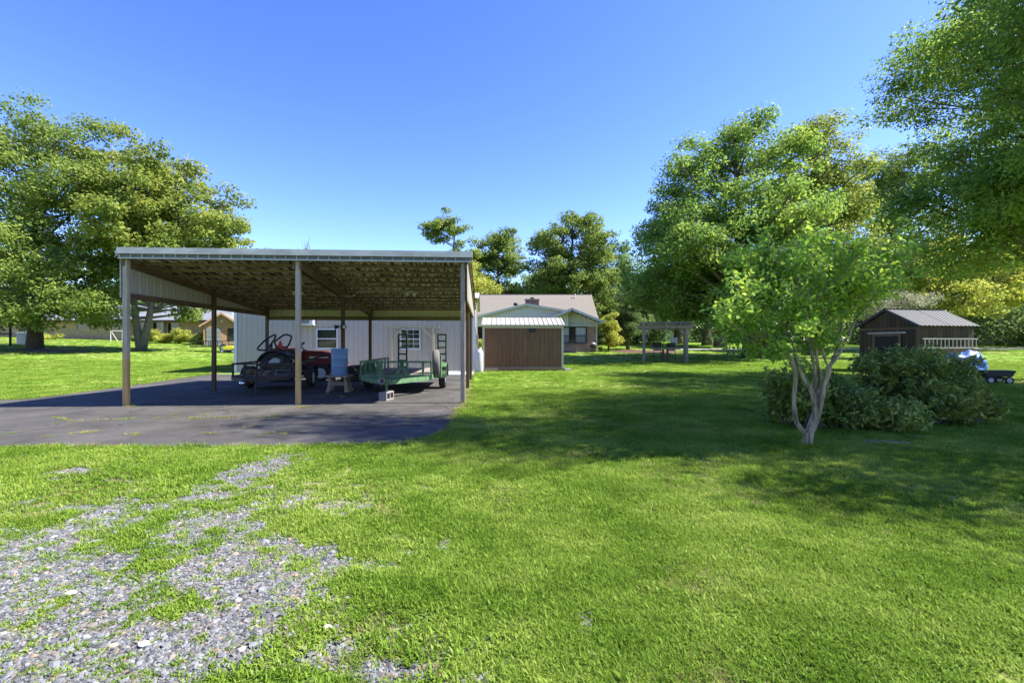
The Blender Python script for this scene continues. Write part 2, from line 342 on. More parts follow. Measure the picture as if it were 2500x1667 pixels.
# ------------------------------------------------------------------ the ground
def attr_mat_lawn():
    m = bpy.data.materials.new('turf'); m.use_nodes = True; n = m.node_tree.nodes; l = m.node_tree.links; p = n['Principled BSDF']
    p.inputs['Roughness'].default_value = .95; p.inputs['Specular IOR Level'].default_value = .1
    g = n.new('ShaderNodeNewGeometry'); at = n.new('ShaderNodeAttribute'); at.attribute_name = 'cover'; sp = n.new('ShaderNodeSeparateColor'); l.new(at.outputs['Color'], sp.inputs[0])
    def noise(s, d=5, r=.6):
        q = n.new('ShaderNodeTexNoise'); q.inputs['Scale'].default_value = s; q.inputs['Detail'].default_value = d; q.inputs['Roughness'].default_value = r; l.new(g.outputs['Position'], q.inputs['Vector']); return q.outputs['Fac']
    def ramp(src, cols, pos):
        q = n.new('ShaderNodeValToRGB'); e = q.color_ramp.elements
        while len(e) < len(cols): e.new(.5)
        for k, (c, t) in enumerate(zip(cols, pos)): e[k].position = t; e[k].color = _lin(c)
        l.new(src, q.inputs['Fac']); return q.outputs['Color']
    def mix(f, a, b, mode='MIX'):
        q = n.new('ShaderNodeMix'); q.data_type = 'RGBA'; q.blend_type = mode
        if isinstance(f, float): q.inputs[0].default_value = f
        else: l.new(f, q.inputs[0])
        l.new(a, q.inputs[6]); l.new(b, q.inputs[7]); return q.outputs[2]
    fine = ramp(noise(26, 6, .75), [(.058, .115, .012), (.152, .264, .026), (.285, .38, .066)], [.32, .5, .68])
    big = ramp(noise(.35, 4), [(.82, .95, .7), (1.12, 1.05, 1.2)], [.35, .65])
    grass = mix(1.0, fine, big, 'MULTIPLY')
    dryc = ramp(noise(30, 6, .7), [(.15, .13, .045), (.36, .31, .12)], [.35, .65])
    grass = mix(sp.outputs[2], grass, dryc)
    vo = n.new('ShaderNodeTexVoronoi'); vo.inputs['Scale'].default_value = 42; l.new(g.outputs['Position'], vo.inputs['Vector'])
    st = n.new('ShaderNodeValToRGB'); st.color_ramp.elements[0].color = (.05, .045, .038, 1); st.color_ramp.elements[1].color = (.20, .19, .18, 1); l.new(vo.outputs['Color'], st.inputs['Fac'])
    c = mix(sp.outputs[0], grass, st.outputs['Color'])
    dc = ramp(noise(14, 6, .7), [(.12, .092, .052), (.36, .30, .22)], [.35, .65])
    c = mix(sp.outputs[1], c, dc); l.new(c, p.inputs['Base Color'])
    bp = n.new('ShaderNodeBump'); bp.inputs['Strength'].default_value = .8; bp.inputs['Distance'].default_value = .03; l.new(noise(30, 6, .75), bp.inputs['Height']); l.new(bp.outputs[0], p.inputs['Normal'])
    return m
def build_ground():
    ys = np.concatenate([np.array([-900, -300, -120, -60, -30, -10, -3, 0, .8]), np.arange(1.2, 8, .05), np.arange(8, 14, .25), np.arange(14, 90, 1.2), np.array([100, 130, 180, 260, 400, 700, 1200])])
    xs = np.concatenate([np.array([-900, -500, -250, -140]), np.arange(-100, -8, 2.0), np.arange(-8, -6, .2), np.arange(-6, 9, .05), np.arange(9, 20, .5), np.arange(20, 90, 2.0), np.array([120, 200, 400, 900])])
    X, Y = np.meshgrid(xs, ys); Z = h(X, Y)
    nx, ny = len(xs), len(ys)
    near = (Y > 1) & (Y < 8.2) & (X > -7) & (X < 9.5)
    gm = np.where(near, gravel(X, Y), 0); dm = np.where((Y > 1) & (Y < 8), np.maximum(dirt(X, Y), .7 * thin(X, Y)), 0); dr = np.where(Y < 60, dry(X, Y), 0)
    Z = Z + np.where(near, (fbm(X, Y, 1.3, 5) - .5) * .035, 0) * sstep(9.4, 8, X) * sstep(-7, -6, X) * sstep(6.0, 5.4, Y)
    V = np.stack([X, Y, Z], -1).reshape(-1, 3)
    idx = np.arange(nx * ny).reshape(ny, nx)
    Fq = np.stack([idx[:-1, :-1], idx[:-1, 1:], idx[1:, 1:], idx[1:, :-1]], -1).reshape(-1, 4)
    me = mesh_np('lawn', V, Fq); a = me.attributes.new('cover', 'FLOAT_COLOR', 'POINT')
    a.data.foreach_set('color', np.stack([gm, dm, dr * .7, np.ones_like(gm)], -1).reshape(-1).astype(np.float32))
    me.polygons.foreach_set('use_smooth', np.ones(len(Fq), bool))
    me.materials.append(attr_mat_lawn()); o = bpy.data.objects.new('lawn', me); COL.objects.link(o); tag(o, 'bright green mown lawn with gravel patches', kind='structure')
def mesh_np(name, V, Fq):
    me = bpy.data.meshes.new(name); k = Fq.shape[1]
    me.vertices.add(len(V)); me.vertices.foreach_set('co', np.ascontiguousarray(V, np.float32).reshape(-1))
    me.loops.add(Fq.size); me.loops.foreach_set('vertex_index', np.ascontiguousarray(Fq, np.int32).reshape(-1))
    me.polygons.add(len(Fq)); me.polygons.foreach_set('loop_start', np.arange(0, Fq.size, k, dtype=np.int32))
    me.update(calc_edges=True); return me
build_ground()

def asphalt_mat():
    m = M('asphalt', (.060, .056, .049), .92, 0, .28, 1.1, (1, 1, 1), bump=.7, bs=160, col2=(.092, .087, .077), spec=.15)
    n = m.node_tree.nodes; l = m.node_tree.links; p = n['Principled BSDF']
    src = p.inputs['Base Color'].links[0].from_socket; tc = n.new('ShaderNodeTexCoord')
    q = n.new('ShaderNodeTexNoise'); q.inputs['Scale'].default_value = 90; q.inputs['Detail'].default_value = 3; l.new(tc.outputs['Object'], q.inputs['Vector'])
    r = n.new('ShaderNodeValToRGB'); r.color_ramp.elements[0].position = .35; r.color_ramp.elements[0].color = (.55, .55, .55, 1); r.color_ramp.elements[1].position = .68; r.color_ramp.elements[1].color = (1.7, 1.7, 1.65, 1); l.new(q.outputs['Fac'], r.inputs['Fac'])
    mx = n.new('ShaderNodeMix'); mx.data_type = 'RGBA'; mx.blend_type = 'MULTIPLY'; mx.inputs[0].default_value = .75; l.new(src, mx.inputs[6]); l.new(r.outputs[0], mx.inputs[7])
    # brownish dust stains
    q2 = n.new('ShaderNodeTexNoise'); q2.inputs['Scale'].default_value = .45; q2.inputs['Detail'].default_value = 7; q2.inputs['Roughness'].default_value = .7; l.new(tc.outputs['Object'], q2.inputs['Vector'])
    r2 = n.new('ShaderNodeValToRGB'); r2.color_ramp.elements[0].position = .52; r2.color_ramp.elements[0].color = (0, 0, 0, 1); r2.color_ramp.elements[1].position = .72; r2.color_ramp.elements[1].color = (.55, .55, .55, 1); l.new(q2.outputs['Fac'], r2.inputs['Fac'])
    m2 = n.new('ShaderNodeMix'); m2.data_type = 'RGBA'; l.new(r2.outputs[0], m2.inputs[0]); l.new(mx.outputs[2], m2.inputs[6]); m2.inputs[7].default_value = (.15, .13, .11, 1)
    dn = n.new('ShaderNodeTexNoise'); dn.inputs['Scale'].default_value = 1.4; dn.inputs['Detail'].default_value = 6; l.new(tc.outputs['Object'], dn.inputs['Vector'])
    av = n.new('ShaderNodeVectorMath'); av.operation = 'MULTIPLY_ADD'; av.inputs[1].default_value = (1.1, 1.1, 0); l.new(dn.outputs['Color'], av.inputs[0]); l.new(tc.outputs['Object'], av.inputs[2])
    vo = n.new('ShaderNodeTexVoronoi'); vo.feature = 'DISTANCE_TO_EDGE'; vo.inputs['Scale'].default_value = .42; l.new(av.outputs[0], vo.inputs['Vector'])
    ck = n.new('ShaderNodeMapRange'); ck.inputs['From Min'].default_value = .002; ck.inputs['From Max'].default_value = .007; ck.inputs['To Min'].default_value = .75; ck.inputs['To Max'].default_value = 0; l.new(vo.outputs['Distance'], ck.inputs['Value'])
    m3 = n.new('ShaderNodeMix'); m3.data_type = 'RGBA'; l.new(ck.outputs[0], m3.inputs[0]); l.new(m2.outputs[2], m3.inputs[6]); m3.inputs[7].default_value = (.022, .02, .018, 1)
    l.new(m3.outputs[2], p.inputs['Base Color']); return m
m_asphalt = asphalt_mat()
def wobble(P, step=.35, amp=.05, seed=3):
    rnd = random.Random(seed); out = []
    for i in range(len(P)):
        a = Vector(P[i]); b = Vector(P[(i + 1) % len(P)]); k = max(1, int(min((b - a).length / step, 60)))
        for j in range(k):
            q = a.lerp(b, j / k); out.append((q.x + rnd.uniform(-amp, amp), q.y + rnd.uniform(-amp, amp)))
    return out
pv_ = wobble(ASPH)
mb = MB(); mb.prism(pv_, -.12, .014)
tag(mb.build('asphalt_pad', m_asphalt), 'worn dark asphalt parking pad', kind='structure')
# concrete apron along the workshop
CA, SA = math.cos(R(3.58)), math.sin(R(3.58))
def CW(x, y, o=(-8.29, 9.95)): return (o[0] + x * CA - y * SA, o[1] + x * SA + y * CA)
apr = [CW(-.2, 8.9), CW(7.25, 8.9), CW(7.25, 11.4), CW(-.2, 11.4)]
tag(MB().prism(apr, -.05, .05).build('concrete_apron', m_concrete, bevel=.01), 'pale concrete apron in front of the workshop', kind='structure')
mulch = [(9.6, 40.5), (13.5, 39.8), (15.4, 41.5), (15, 44.5), (11, 45.5), (8.8, 43)]
def sheet(name, P, mat, dz, label, n=1):
    me = MB(); c = [sum(p[0] for p in P) / len(P), sum(p[1] for p in P) / len(P)]
    vs_ = [(c[0], c[1], H(*c) + dz + .12)] + [(p[0], p[1], H(*p) + dz) for p in P]
    me.add(vs_, [(0, i + 1, (i + 1) % len(P) + 1) for i in range(len(P))]); return tag(me.build(name, mat), label, kind='structure')
sheet('mulch_bed', wobble(mulch, .8, .15), m_mulch, .02, 'reddish mulch bed under dark trees')
sheet('mulch_ring', wobble([(-41.5, 36.5), (-36, 35.6), (-33.5, 37.2), (-35.5, 38.6), (-41, 38.8)], .7, .15), m_mulch, .0, 'mulch ring round the big oak')
def strip(name, p0, p1, w, mat, label, n=24):
    me = MB(); a = Vector(p0); b = Vector(p1); d = (b - a).normalized(); q = Vector((-d.y, d.x)) * w / 2; vs_ = []; fs = []
    for i in range(n + 1):
        c = a.lerp(b, i / n)
        for s_ in (-1, 1): e = c + q * s_; vs_.append((e.x, e.y, H(e.x, e.y) + .03))
    for i in range(n): fs.append((2 * i, 2 * i + 2, 2 * i + 3, 2 * i + 1))
    me.add(vs_, fs); return tag(me.build(name, mat), label, kind='structure')
m_drive = M('pale_drive', (.27, .25, .23), .95, 0, .2, 2)
strip('driveway', (15.5, 46.5), (70, 49.5), 2.6, m_drive, 'pale driveway crossing the far lawn')

# ------------------------------------------------------------------ ribbed metal sheets
def rib_profile(u0, u1, pitch=.2286, rh=.02, rw=.06, off=0., minor=0):
    """(u, n) outline of an agricultural panel between u0 and u1"""
    pts = [(u0, 0)]; k0 = math.floor((u0 - off) / pitch) - 1; u = off + k0 * pitch
    while u < u1 + pitch:
        for du, nn in ((-rw / 2, 0), (-rw / 4, rh), (rw / 4, rh), (rw / 2, 0)):
            if u0 < u + du < u1: pts.append((u + du, nn))
        if minor and u0 < u + pitch / 2 - .02 and u + pitch / 2 + .02 < u1:
            pts += [(u + pitch / 2 - .02, 0), (u + pitch / 2, minor), (u + pitch / 2 + .02, 0)]
        u += pitch
    pts.append((u1, 0)); return pts
def rib_sheet(name, mat, parent, u0, u1, lo, hi, place, **kw):
    """lo(u), hi(u): the two ends along the ribs; place(u, v, n) -> local point"""
    pr = rib_profile(u0, u1, **kw); me = MB()
    vs_ = [place(u, lo(u), n_) for u, n_ in pr] + [place(u, hi(u), n_) for u, n_ in pr]; k = len(pr)
    me.add(vs_, [(i, i + 1, k + i + 1, k + i) for i in range(k - 1)]); return me.build(name, mat, parent, fix=False)

# ------------------------------------------------------------------ carport
CP = thing('carport', 'open pole carport with ribbed metal roof, wooden posts and hanging metal side panels', 'carport', (-8.29, 9.95, 0), R(3.58))
CWID, BAY = 7.2, 3.25
def zr(y): return 3.15 - .092 * y           # underside of the purlins
for i in range(3):
    for j in range(3):
        x = i * CWID / 2; y = j * BAY; s_ = .098 if j == 0 else .095
        mm = m_post_front if j == 0 and i < 2 else m_wood_brown
        if j == 0 and i == 2: mm = m_wood_grey
        p = MB().bx(-s_ / 2, s_ / 2, -s_ / 2, s_ / 2, -.1, zr(y) - .002).build('post', mm, CP, bevel=.006); p.location = (x, y, 0)
        if j == 0: p['label'] = 'front post, greyed above and bare yellowish wood below' if i < 2 else 'dark weathered front corner post'
# rafters: doubled boards along the depth, either side of the posts
for i in range(3):
    for s_ in ((-1, 1) if i == 1 else ((-1,) if i == 0 else (1,))):
        x = (i * CWID / 2 + s_ * .072) if i else -.025; me = MB(); y0, y1 = -.08, 2 * BAY + .08; d = .15 if i != 1 else .19
        me.prism([(y0, zr(y0)), (y1, zr(y1)), (y1, zr(y1) - d), (y0, zr(y0) - d)], x - .02, x + .02, Matrix(((0, 0, 1, 0), (1, 0, 0, 0), (0, 1, 0, 0), (0, 0, 0, 1))))
        me.build('rafter', m_wood_rafter, CP)
NP = 13
for k in range(NP):
    y = -.06 + k * (2 * BAY + .12) / (NP - 1); z = zr(y)
    MB().bx(-.045, CWID + .14, y - .02, y + .02, z, z + .056).build('purlin', m_wood_purlin, CP)
    for hx in (.10, CWID / 2 - .16, CWID / 2 + .14, CWID - .13): MB().bx(hx, hx + .028, y - .024, y - .0205, z - .004, z + .05).bx(hx, hx + .07, y - .024, y + .024, z - .008, z - .003).build('joist_hanger', m_alu, CP)
ns = 8; sw = (CWID + .27) / ns
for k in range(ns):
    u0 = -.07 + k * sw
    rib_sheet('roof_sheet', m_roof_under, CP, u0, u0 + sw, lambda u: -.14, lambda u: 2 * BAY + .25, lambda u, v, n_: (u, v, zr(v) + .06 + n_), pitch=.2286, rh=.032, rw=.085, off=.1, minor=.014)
# top skin of the roof, pale galvanised, seen from above
for k in range(ns):
    u0 = -.07 + k * sw
    rib_sheet('roof_top_sheet', m_fascia, CP, u0, u0 + sw, lambda u: -.14, lambda u: 2 * BAY + .25, lambda u, v, n_: (u, v, zr(v) + .066 + n_), pitch=.2286, rh=.032, rw=.085, off=.1)
# fascia
nf = 3
for k in range(nf):
    x0 = -.085 + k * (CWID + .30) / nf; x1 = x0 + (CWID + .30) / nf - .002
    me = MB(); Y = -.17
    me.add([(x0, Y, 3.252), (x1, Y, 3.252), (x1, Y + .012, 3.385), (x0, Y + .012, 3.385), (x1, Y + .20, 3.40), (x0, Y + .20, 3.40), (x0, Y + .05, 3.245), (x1, Y + .05, 3.245)], [(0, 1, 2, 3), (3, 2, 4, 5), (0, 6, 7, 1)])
    if k == 0: me.add([(x0 - .002, Y, 3.252), (x0 - .002, Y + .012, 3.385), (x0 - .002, Y + .2, 3.40), (x0 - .002, Y + .2, 3.252)], [(0, 1, 2, 3)])
    if k == nf - 1: me.add([(x1 + .002, Y, 3.252), (x1 + .002, Y + .012, 3.385), (x1 + .002, Y + .2, 3.40), (x1 + .002, Y + .2, 3.252)], [(0, 3, 2, 1)])
    me.build('fascia_trim', m_fascia, CP)
MB().bx(-.06, CWID + .19, -.13, -.085, 3.165, 3.245).build('fascia_board', M('shadow_toned_fascia_board', (.13, .135, .12), .7), CP)  # board colour darkened to stand in for the shadow under the trim
MB().bx(-.07, CWID + .20, -.155, -.08, 3.148, 3.170).build('drip_edge', m_cream_trim, CP)
for k in range(33): MB().bx(-.04 + k * .2286 - .006, -.04 + k * .2286 + .006, -.145, -.131, 3.172, 3.243).build('rib_end', m_cream_trim, CP)
# girts and hanging side panels
GZ0, GZ1 = 2.31, 2.44
for xs_, nm in ((-.028, 'girt'), (CWID + .07, 'girt')):
    MB().bx(xs_ - .02, xs_ + .02, .0, 2 * BAY, GZ0, GZ1).build('girt', m_wood_rafter, CP)
MB().bx(0, CWID, 2 * BAY + .07, 2 * BAY + .11, 2.18, 2.31).build('girt', m_wood_purlin, CP)
for sx in (-1, 1):
    xo = -.054 if sx < 0 else CWID + .098; nsh = 7; w_ = (2 * BAY + .2) / nsh
    for k in range(nsh):
        u0 = -.045 + k * w_
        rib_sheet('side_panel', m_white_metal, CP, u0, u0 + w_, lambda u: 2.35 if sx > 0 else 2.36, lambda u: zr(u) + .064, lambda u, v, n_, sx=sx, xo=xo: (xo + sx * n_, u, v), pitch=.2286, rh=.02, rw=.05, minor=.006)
    MB().bx(xo + sx * .022 - .004, xo + sx * .022 + .004, -.075, -.045, 2.33, 3.16).build('corner_trim', m_cream_trim, CP)
    me = MB(); me.prism([(-.15, zr(-.15) + .04), (2 * BAY + .25, zr(6.75) + .04), (2 * BAY + .25, zr(6.75) + .12), (-.15, zr(-.15) + .12)], xo + sx * .05 - .006, xo + sx * .05 + .006, Matrix(((0, 0, 1, 0), (1, 0, 0, 0), (0, 1, 0, 0), (0, 0, 0, 1))))
    me.build('rake_trim', m_cream_trim, CP)
for k in range(8):
    u0 = -.1 + k * (CWID + .2) / 8; rib_sheet('back_panel', m_siding, CP, u0, u0 + (CWID + .2) / 8, lambda u: 2.22, lambda u: zr(6.6) + .05, lambda u, v, n_: (u, 2 * BAY + .13 + n_, v), pitch=.2286, rh=.02, rw=.05)
# conduit under the roof
me = MB(); zc = zr(3.25)
me.tube([(CWID / 2 - .42, 3.0, zr(3.0) - .02), (CWID / 2 - .22, 3.1, zr(3) - .16), (CWID / 2 + .3, 3.1, zr(3) - .18), (CWID / 2 + .55, 3.0, zr(3) - .02)], .009, 6)
me.tube([(CWID / 2 + .55, 3.0, zr(3.0) - .02), (CWID - .2, 3.0, zr(3.0) - .02)], .007, 6)
me.build('cable', m_white_paint, CP)
def cp_loc(x, y, z): q = CW(x, y); return (q[0], q[1], z)
# ceiling lamps
for k, (x, y, lb) in enumerate(((2.35, 3.2, 'small double lamp under the carport roof, left bay'), (5.55, 3.2, 'small double lamp under the carport roof, right bay'))):
    t = thing('ceiling_lamp', lb, 'lamp', cp_loc(x, y, zr(y) - .012), R(3.58), 'lamps under the carport roof')
    MB().lathe([(.05, .012), (.05, 0)], 12).build('base', m_white_paint, t)
    for s_ in (-1, 1): MB().lathe([(.015, 0), (.05, -.04), (.052, -.10), (.03, -.115)], 12, Matrix.Translation((s_ * .06, 0, 0)) @ Matrix.Rotation(s_ * R(-40), 4, 'Y')).build('lamp_head', m_white_paint, t, smooth=True)
# flood lights on the middle post
t = thing('floodlight', 'twin black floodlight with clear bulb on the inner carport post', 'lamp', cp_loc(CWID / 2, BAY - .0685, 1.82), R(3.58))
MB().box((0, -.02, 0), (.09, .04, .12)).build('mounting_box', m_black, t, bevel=.005)
MB().lathe([(.025, 0), (.035, .05), (.075, .14), (.07, .141)], 16, Matrix.Translation((-.06, -.05, .02)) @ Matrix.Rotation(R(-105), 4, 'Y') @ Matrix.Rotation(R(15), 4, 'X')).build('lamp_head', m_black, t, smooth=True)
hd = MB().lathe([(.025, 0), (.035, .03), (.07, .09), (.066, .091)], 16, Matrix.Translation((.05, -.04, -.02)) @ Matrix.Rotation(R(75), 4, 'X') @ Matrix.Rotation(R(25), 4, 'Y')).build('lamp_head', m_black, t, smooth=True)
MB().lathe([(.0, .10), (.05, .095), (.055, .08), (.04, .075)], 16, Matrix.Translation((.05, -.04, -.02)) @ Matrix.Rotation(R(75), 4, 'X') @ Matrix.Rotation(R(25), 4, 'Y')).build('bulb', m_white_paint, hd, smooth=True)

# ------------------------------------------------------------------ workshop
WSX, WSY = -12.58, 21.02; WL = 10.85
WS = thing('workshop', 'white ribbed metal workshop behind the carport', 'building', (WSX, WSY, 0), R(3.58))
nsh = 12; w_ = WL / nsh; EZ = 3.45
for k in range(nsh):
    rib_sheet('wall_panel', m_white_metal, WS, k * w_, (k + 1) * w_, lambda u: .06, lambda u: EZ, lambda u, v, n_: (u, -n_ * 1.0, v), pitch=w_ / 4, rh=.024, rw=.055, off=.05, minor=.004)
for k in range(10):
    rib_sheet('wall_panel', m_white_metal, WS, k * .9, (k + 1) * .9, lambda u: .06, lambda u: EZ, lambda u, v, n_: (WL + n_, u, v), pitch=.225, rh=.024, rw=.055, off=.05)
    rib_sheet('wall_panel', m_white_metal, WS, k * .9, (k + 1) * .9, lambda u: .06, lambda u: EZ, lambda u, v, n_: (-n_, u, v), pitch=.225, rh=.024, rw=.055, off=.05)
MB().bx(-.03, .10, -.035, -.026, .05, EZ).bx(-.035, -.026, -.026, .1, .05, EZ).build('corner_trim', m_white_paint, WS)
MB().bx(WL - .10, WL + .03, -.035, -.026, .05, EZ + .05).bx(WL + .026, WL + .035, -.026, .1, .05, EZ + .05).build('corner_trim', m_white_paint, WS)
MB().bx(-.02, WL + .02, -.03, 9.02, -.1, .058).build('footing', m_concrete, WS)
MB().bx(0, WL, -.04, -.030, .03, .085).build('base_trim', m_white_paint, WS)
me = MB(); me.add([(-.2, -.25, EZ), (WL + .2, -.25, EZ), (WL + .2, 4.5, EZ + .75), (-.2, 4.5, EZ + .75), (WL + .2, 9.25, EZ), (-.2, 9.25, EZ)], [(0, 1, 2, 3), (3, 2, 4, 5)])
me.build('roof', m_white_metal, WS)
MB().add([(0, 9, 0), (WL, 9, 0), (WL, 9, EZ), (0, 9, EZ)], [(0, 1, 2, 3)]).build('back_wall', m_white_metal, WS)
def ws_window(u0, u1, z0, z1, grid):
    w = MB(); fw = .05; Y = -.05
    fr = MB().bx(u0, u1, Y - .02, -.0, z1 - fw, z1).bx(u0, u1, Y - .02, 0, z0, z0 + fw).bx(u0, u0 + fw, Y - .02, 0, z0 + fw, z1 - fw).bx(u1 - fw, u1, Y - .02, 0, z0 + fw, z1 - fw)
    zm = (z0 + z1) / 2; fr.bx(u0 + fw, u1 - fw, Y - .014, -.01, zm - .022, zm + .022)
    f = fr.build('window', m_white_paint, WS, bevel=.004)
    MB().bx(u0 - .02, u1 + .02, Y - .045, -.005, z0 - .03, z0).build('sill', m_white_paint, f)
    n = 3 if grid else 1
    for a, b in ((z0 + fw, zm - .022), (zm + .022, z1 - fw)):
        for i in range(n):
            for j in range(2 if grid else 1):
                x0 = u0 + fw + i * (u1 - u0 - 2 * fw) / n; x1 = x0 + (u1 - u0 - 2 * fw) / n; k = 2 if grid else 1; c0 = a + j * (b - a) / k; c1 = a + (j + 1) * (b - a) / k; e = .007 if grid else .0
                MB().bx(x0 + e, x1 - e, Y + .004, Y + .012, c0 + e, c1 - e).build('pane', m_glass, f)
    if grid:
        g = MB()
        for i in (1, 2): x = u0 + fw + i * (u1 - u0 - 2 * fw) / 3; g.bx(x - .0075, x + .0075, Y - .002, Y + .010, z0 + fw, z1 - fw)
        for a, b in ((z0 + fw, zm - .022), (zm + .022, z1 - fw)): g.bx(u0 + fw, u1 - fw, Y - .001, Y + .009, (a + b) / 2 - .0075, (a + b) / 2 + .0075)
        g.build('muntin', m_white_paint, f)
ws_window(3.62, 4.58, 1.10, 2.02, False)
ws_window(7.42, 8.34, 1.08, 2.02, True)
def ws_loc(u, v, z): return (WSX + u * CA - v * SA, WSY + u * SA + v * CA, z)
t = thing('air_conditioner', 'white window air conditioner sticking out of the workshop wall', 'air conditioner', ws_loc(3.24, 0, 2.42), R(3.58))
MB().bx(-.36, .36, -.40, -.02, -.22, .22).build('casing', m_white_paint, t, bevel=.015)
g = MB().bx(-.32, .20, -.412, -.401, -.17, .17).build('grille', m_glass_house, t)
for k in range(9): MB().bx(-.32, .20, -.418, -.413, -.155 + k * .038, -.141 + k * .038).build('louvre', m_cream_trim, g)
MB().bx(-.40, .40, -.42, -.03, -.255, -.225).build('shelf', m_white_paint, t)

# pale timber frame over the workshop window
t = thing('garden_arbor', 'pale timber arbor with angled braces standing around the workshop window', 'arbor', ws_loc(8.02, -.32, .05), R(3.58))
MB().bx(-1.23, 1.23, -.05, .05, 2.0, 2.09).build('beam', m_wood_pale, t)
for s_ in (-1, 1):
    MB().bx(s_ * .93 - .05, s_ * .93 + .05, -.045, .045, 0, 2.0).build('post', m_wood_pale, t)
    MB().bar((s_ * .88, -.02, 1.55), (s_ * .44, -.02, 1.99), .08, .06).build('brace', m_wood_pale, t)

# ------------------------------------------------------------------ wheels
def wheel(parent, c, Rr, w, rz=0, ry=0, mat_t=None, mat_r=None, lug=False):
    m = Matrix.Translation(c) @ Matrix.Rotation(rz, 4, 'Z') @ Matrix.Rotation(ry, 4, 'X') @ Matrix.Rotation(R(90), 4, 'Y')
    ri = Rr * .60; hw = w / 2
    tb = MB().lathe([(ri, -hw * .7), (ri * 1.12, -hw * .95), (Rr * .86, -hw), (Rr * .96, -hw * .8), (Rr, -hw * .45), (Rr, hw * .45), (Rr * .96, hw * .8), (Rr * .86, hw), (ri * 1.12, hw * .95), (ri, hw * .7)], 28, m, closed=True)
    if lug:
        for k in range(18):
            for s_ in (-1, 1):
                a = 2 * math.pi * (k + (.5 if s_ > 0 else 0)) / 18
                q = m @ Matrix.Rotation(a, 4, 'Z') @ Matrix.Translation((Rr * 1.0, 0, s_ * hw * .42)) @ Matrix.Rotation(s_ * R(35), 4, 'X')
                tb.add([q @ Vector(p) for p in [(x, y, z) for z in (-hw * .5, hw * .5) for y in (-.02, .02) for x in (-.03, .035)]], [(0, 2, 3, 1), (4, 5, 7, 6), (0, 1, 5, 4), (2, 6, 7, 3), (0, 4, 6, 2), (1, 3, 7, 5)])
    o = tb.build('wheel', mat_t or m_tyre, parent, smooth=not lug)
    rb = MB().lathe([(ri * 1.02, -hw * .72), (ri * .9, -hw * .5), (ri * .86, hw * .1), (ri * .55, hw * .25), (ri * .5, hw * .42), (ri * .22, hw * .46), (ri * .2, hw * .7), (.0005, hw * .72)], 24, m)
    rb.lathe([(ri * 1.02, hw * .72), (ri * .9, hw * .5), (ri * .86, -hw * .1), (ri * .55, -hw * .25), (ri * .5, -hw * .42), (ri * .22, -hw * .46), (ri * .2, -hw * .7), (.0005, -hw * .72)], 24, m)
    for k in range(5):
        a = 2 * math.pi * k / 5
        for s_ in (-1, 1): rb.lathe([(.012, 0), (.012, .02), (.0005, .022)], 6, m @ Matrix.Translation((ri * .36 * math.cos(a), ri * .36 * math.sin(a), s_ * hw * .44)) @ (Matrix.Rotation(math.pi, 4, 'X') if s_ < 0 else Matrix.Identity(4)))
    rb.build('rim', mat_r or m_rim, o, smooth=False)
    return o

# ------------------------------------------------------------------ dark utility trailer (coupler towards the camera)
T1 = thing('utility_trailer', 'dark rusty utility trailer with low rails and jack, parked under the carport', 'trailer', (-6.80, 12.55, .014), R(9))
# local: x across, y away from the tongue; bed y 0..2.6
BW, BL, BZ = .72, 2.6, .42
for s_ in (-1, 1):
    MB().bar((s_ * BW, 0, BZ), (s_ * BW, BL, BZ), .06, .09).build('side_beam', m_rust_dark, T1)
    MB().bar((s_ * BW, 0, BZ + .36), (s_ * BW, BL, BZ + .36), .045, .045).build('top_rail', m_rust_dark, T1)
    for y in (.03, .85, 1.7, 2.57): MB().bx(s_ * BW - .02, s_ * BW + .02, y - .02, y + .02, BZ + .04, BZ + .34).build('rail_post', m_rust_dark, T1)
    MB().bar((s_ * BW, .0, BZ - .03), (0, -.95, BZ - .03), .06, .08).build('tongue_beam', m_rust_dark, T1)
MB().bx(-BW, BW, -.03, .03, BZ - .045, BZ + .045).build('front_beam', m_rust_dark, T1)
MB().bx(-BW, BW, -.022, .022, BZ + .338, BZ + .382).build('front_rail', m_rust_dark, T1)
for x in (-.42, .0, .30): MB().bx(x - .02, x + .02, -.02, .02, BZ + .045, BZ + .338).build('rail_post', m_rust_dark, T1)
for k in range(9): MB().bx(-BW + .04 + k * .152, -BW + .185 + k * .152, .03, BL, BZ + .01, BZ + .045).build('deck_plank', m_plank, T1)
MB().bar((0, -.9, BZ - .03), (0, -1.2, BZ - .03), .09, .07).build('tongue', m_rust_dark, T1)
MB().lathe([(.05, -.06), (.062, .0), (.05, .05), (.0005, .07)], 16, Matrix.Translation((0, -1.24, BZ - .06))).build('coupler', m_chrome, T1, smooth=True)
MB().tube([(0.13, -.72, BZ + .22), (0.13, -.72, .02)], .028, 10).lathe([(.07, 0), (.07, .02)], 12, Matrix.Translation((.13, -.72, 0.0))).tube([(.13, -.72, BZ + .22), (.25, -.72, BZ + .24)], .01, 6).build('jack', m_black, T1)
MB().tube([(.03, -1.15, BZ - .05), (.06, -1.1, .18), (.02, -.95, .1), (-.1, -.7, BZ - .08)], .009, 5).build('safety_chain', m_rust_dark, T1)
for s_ in (-1, 1):
    wheel(T1, (s_ * .88, 1.55, .29), .29, .18)
    # rounded fender
    P = [(1.55 + .40 * math.cos(a), .30 + .36 * math.sin(a)) for a in [R(180 - 15 * k) for k in range(13)]]
    me = MB(); vs_ = [(s_ * .77, y, z) for y, z in P] + [(s_ * 1.0, y, z) for y, z in P]; k = len(P)
    me.add(vs_, [(i, i + 1, k + i + 1, k + i) for i in range(k - 1)])
    me.add([(s_ * .77, y, z) for y, z in P], [tuple(range(k))]); me.build('fender', m_rust_dark, T1)
MB().bar((-.88, 1.55, .29), (.88, 1.55, .29), .05, .05).build('axle', m_black, T1)
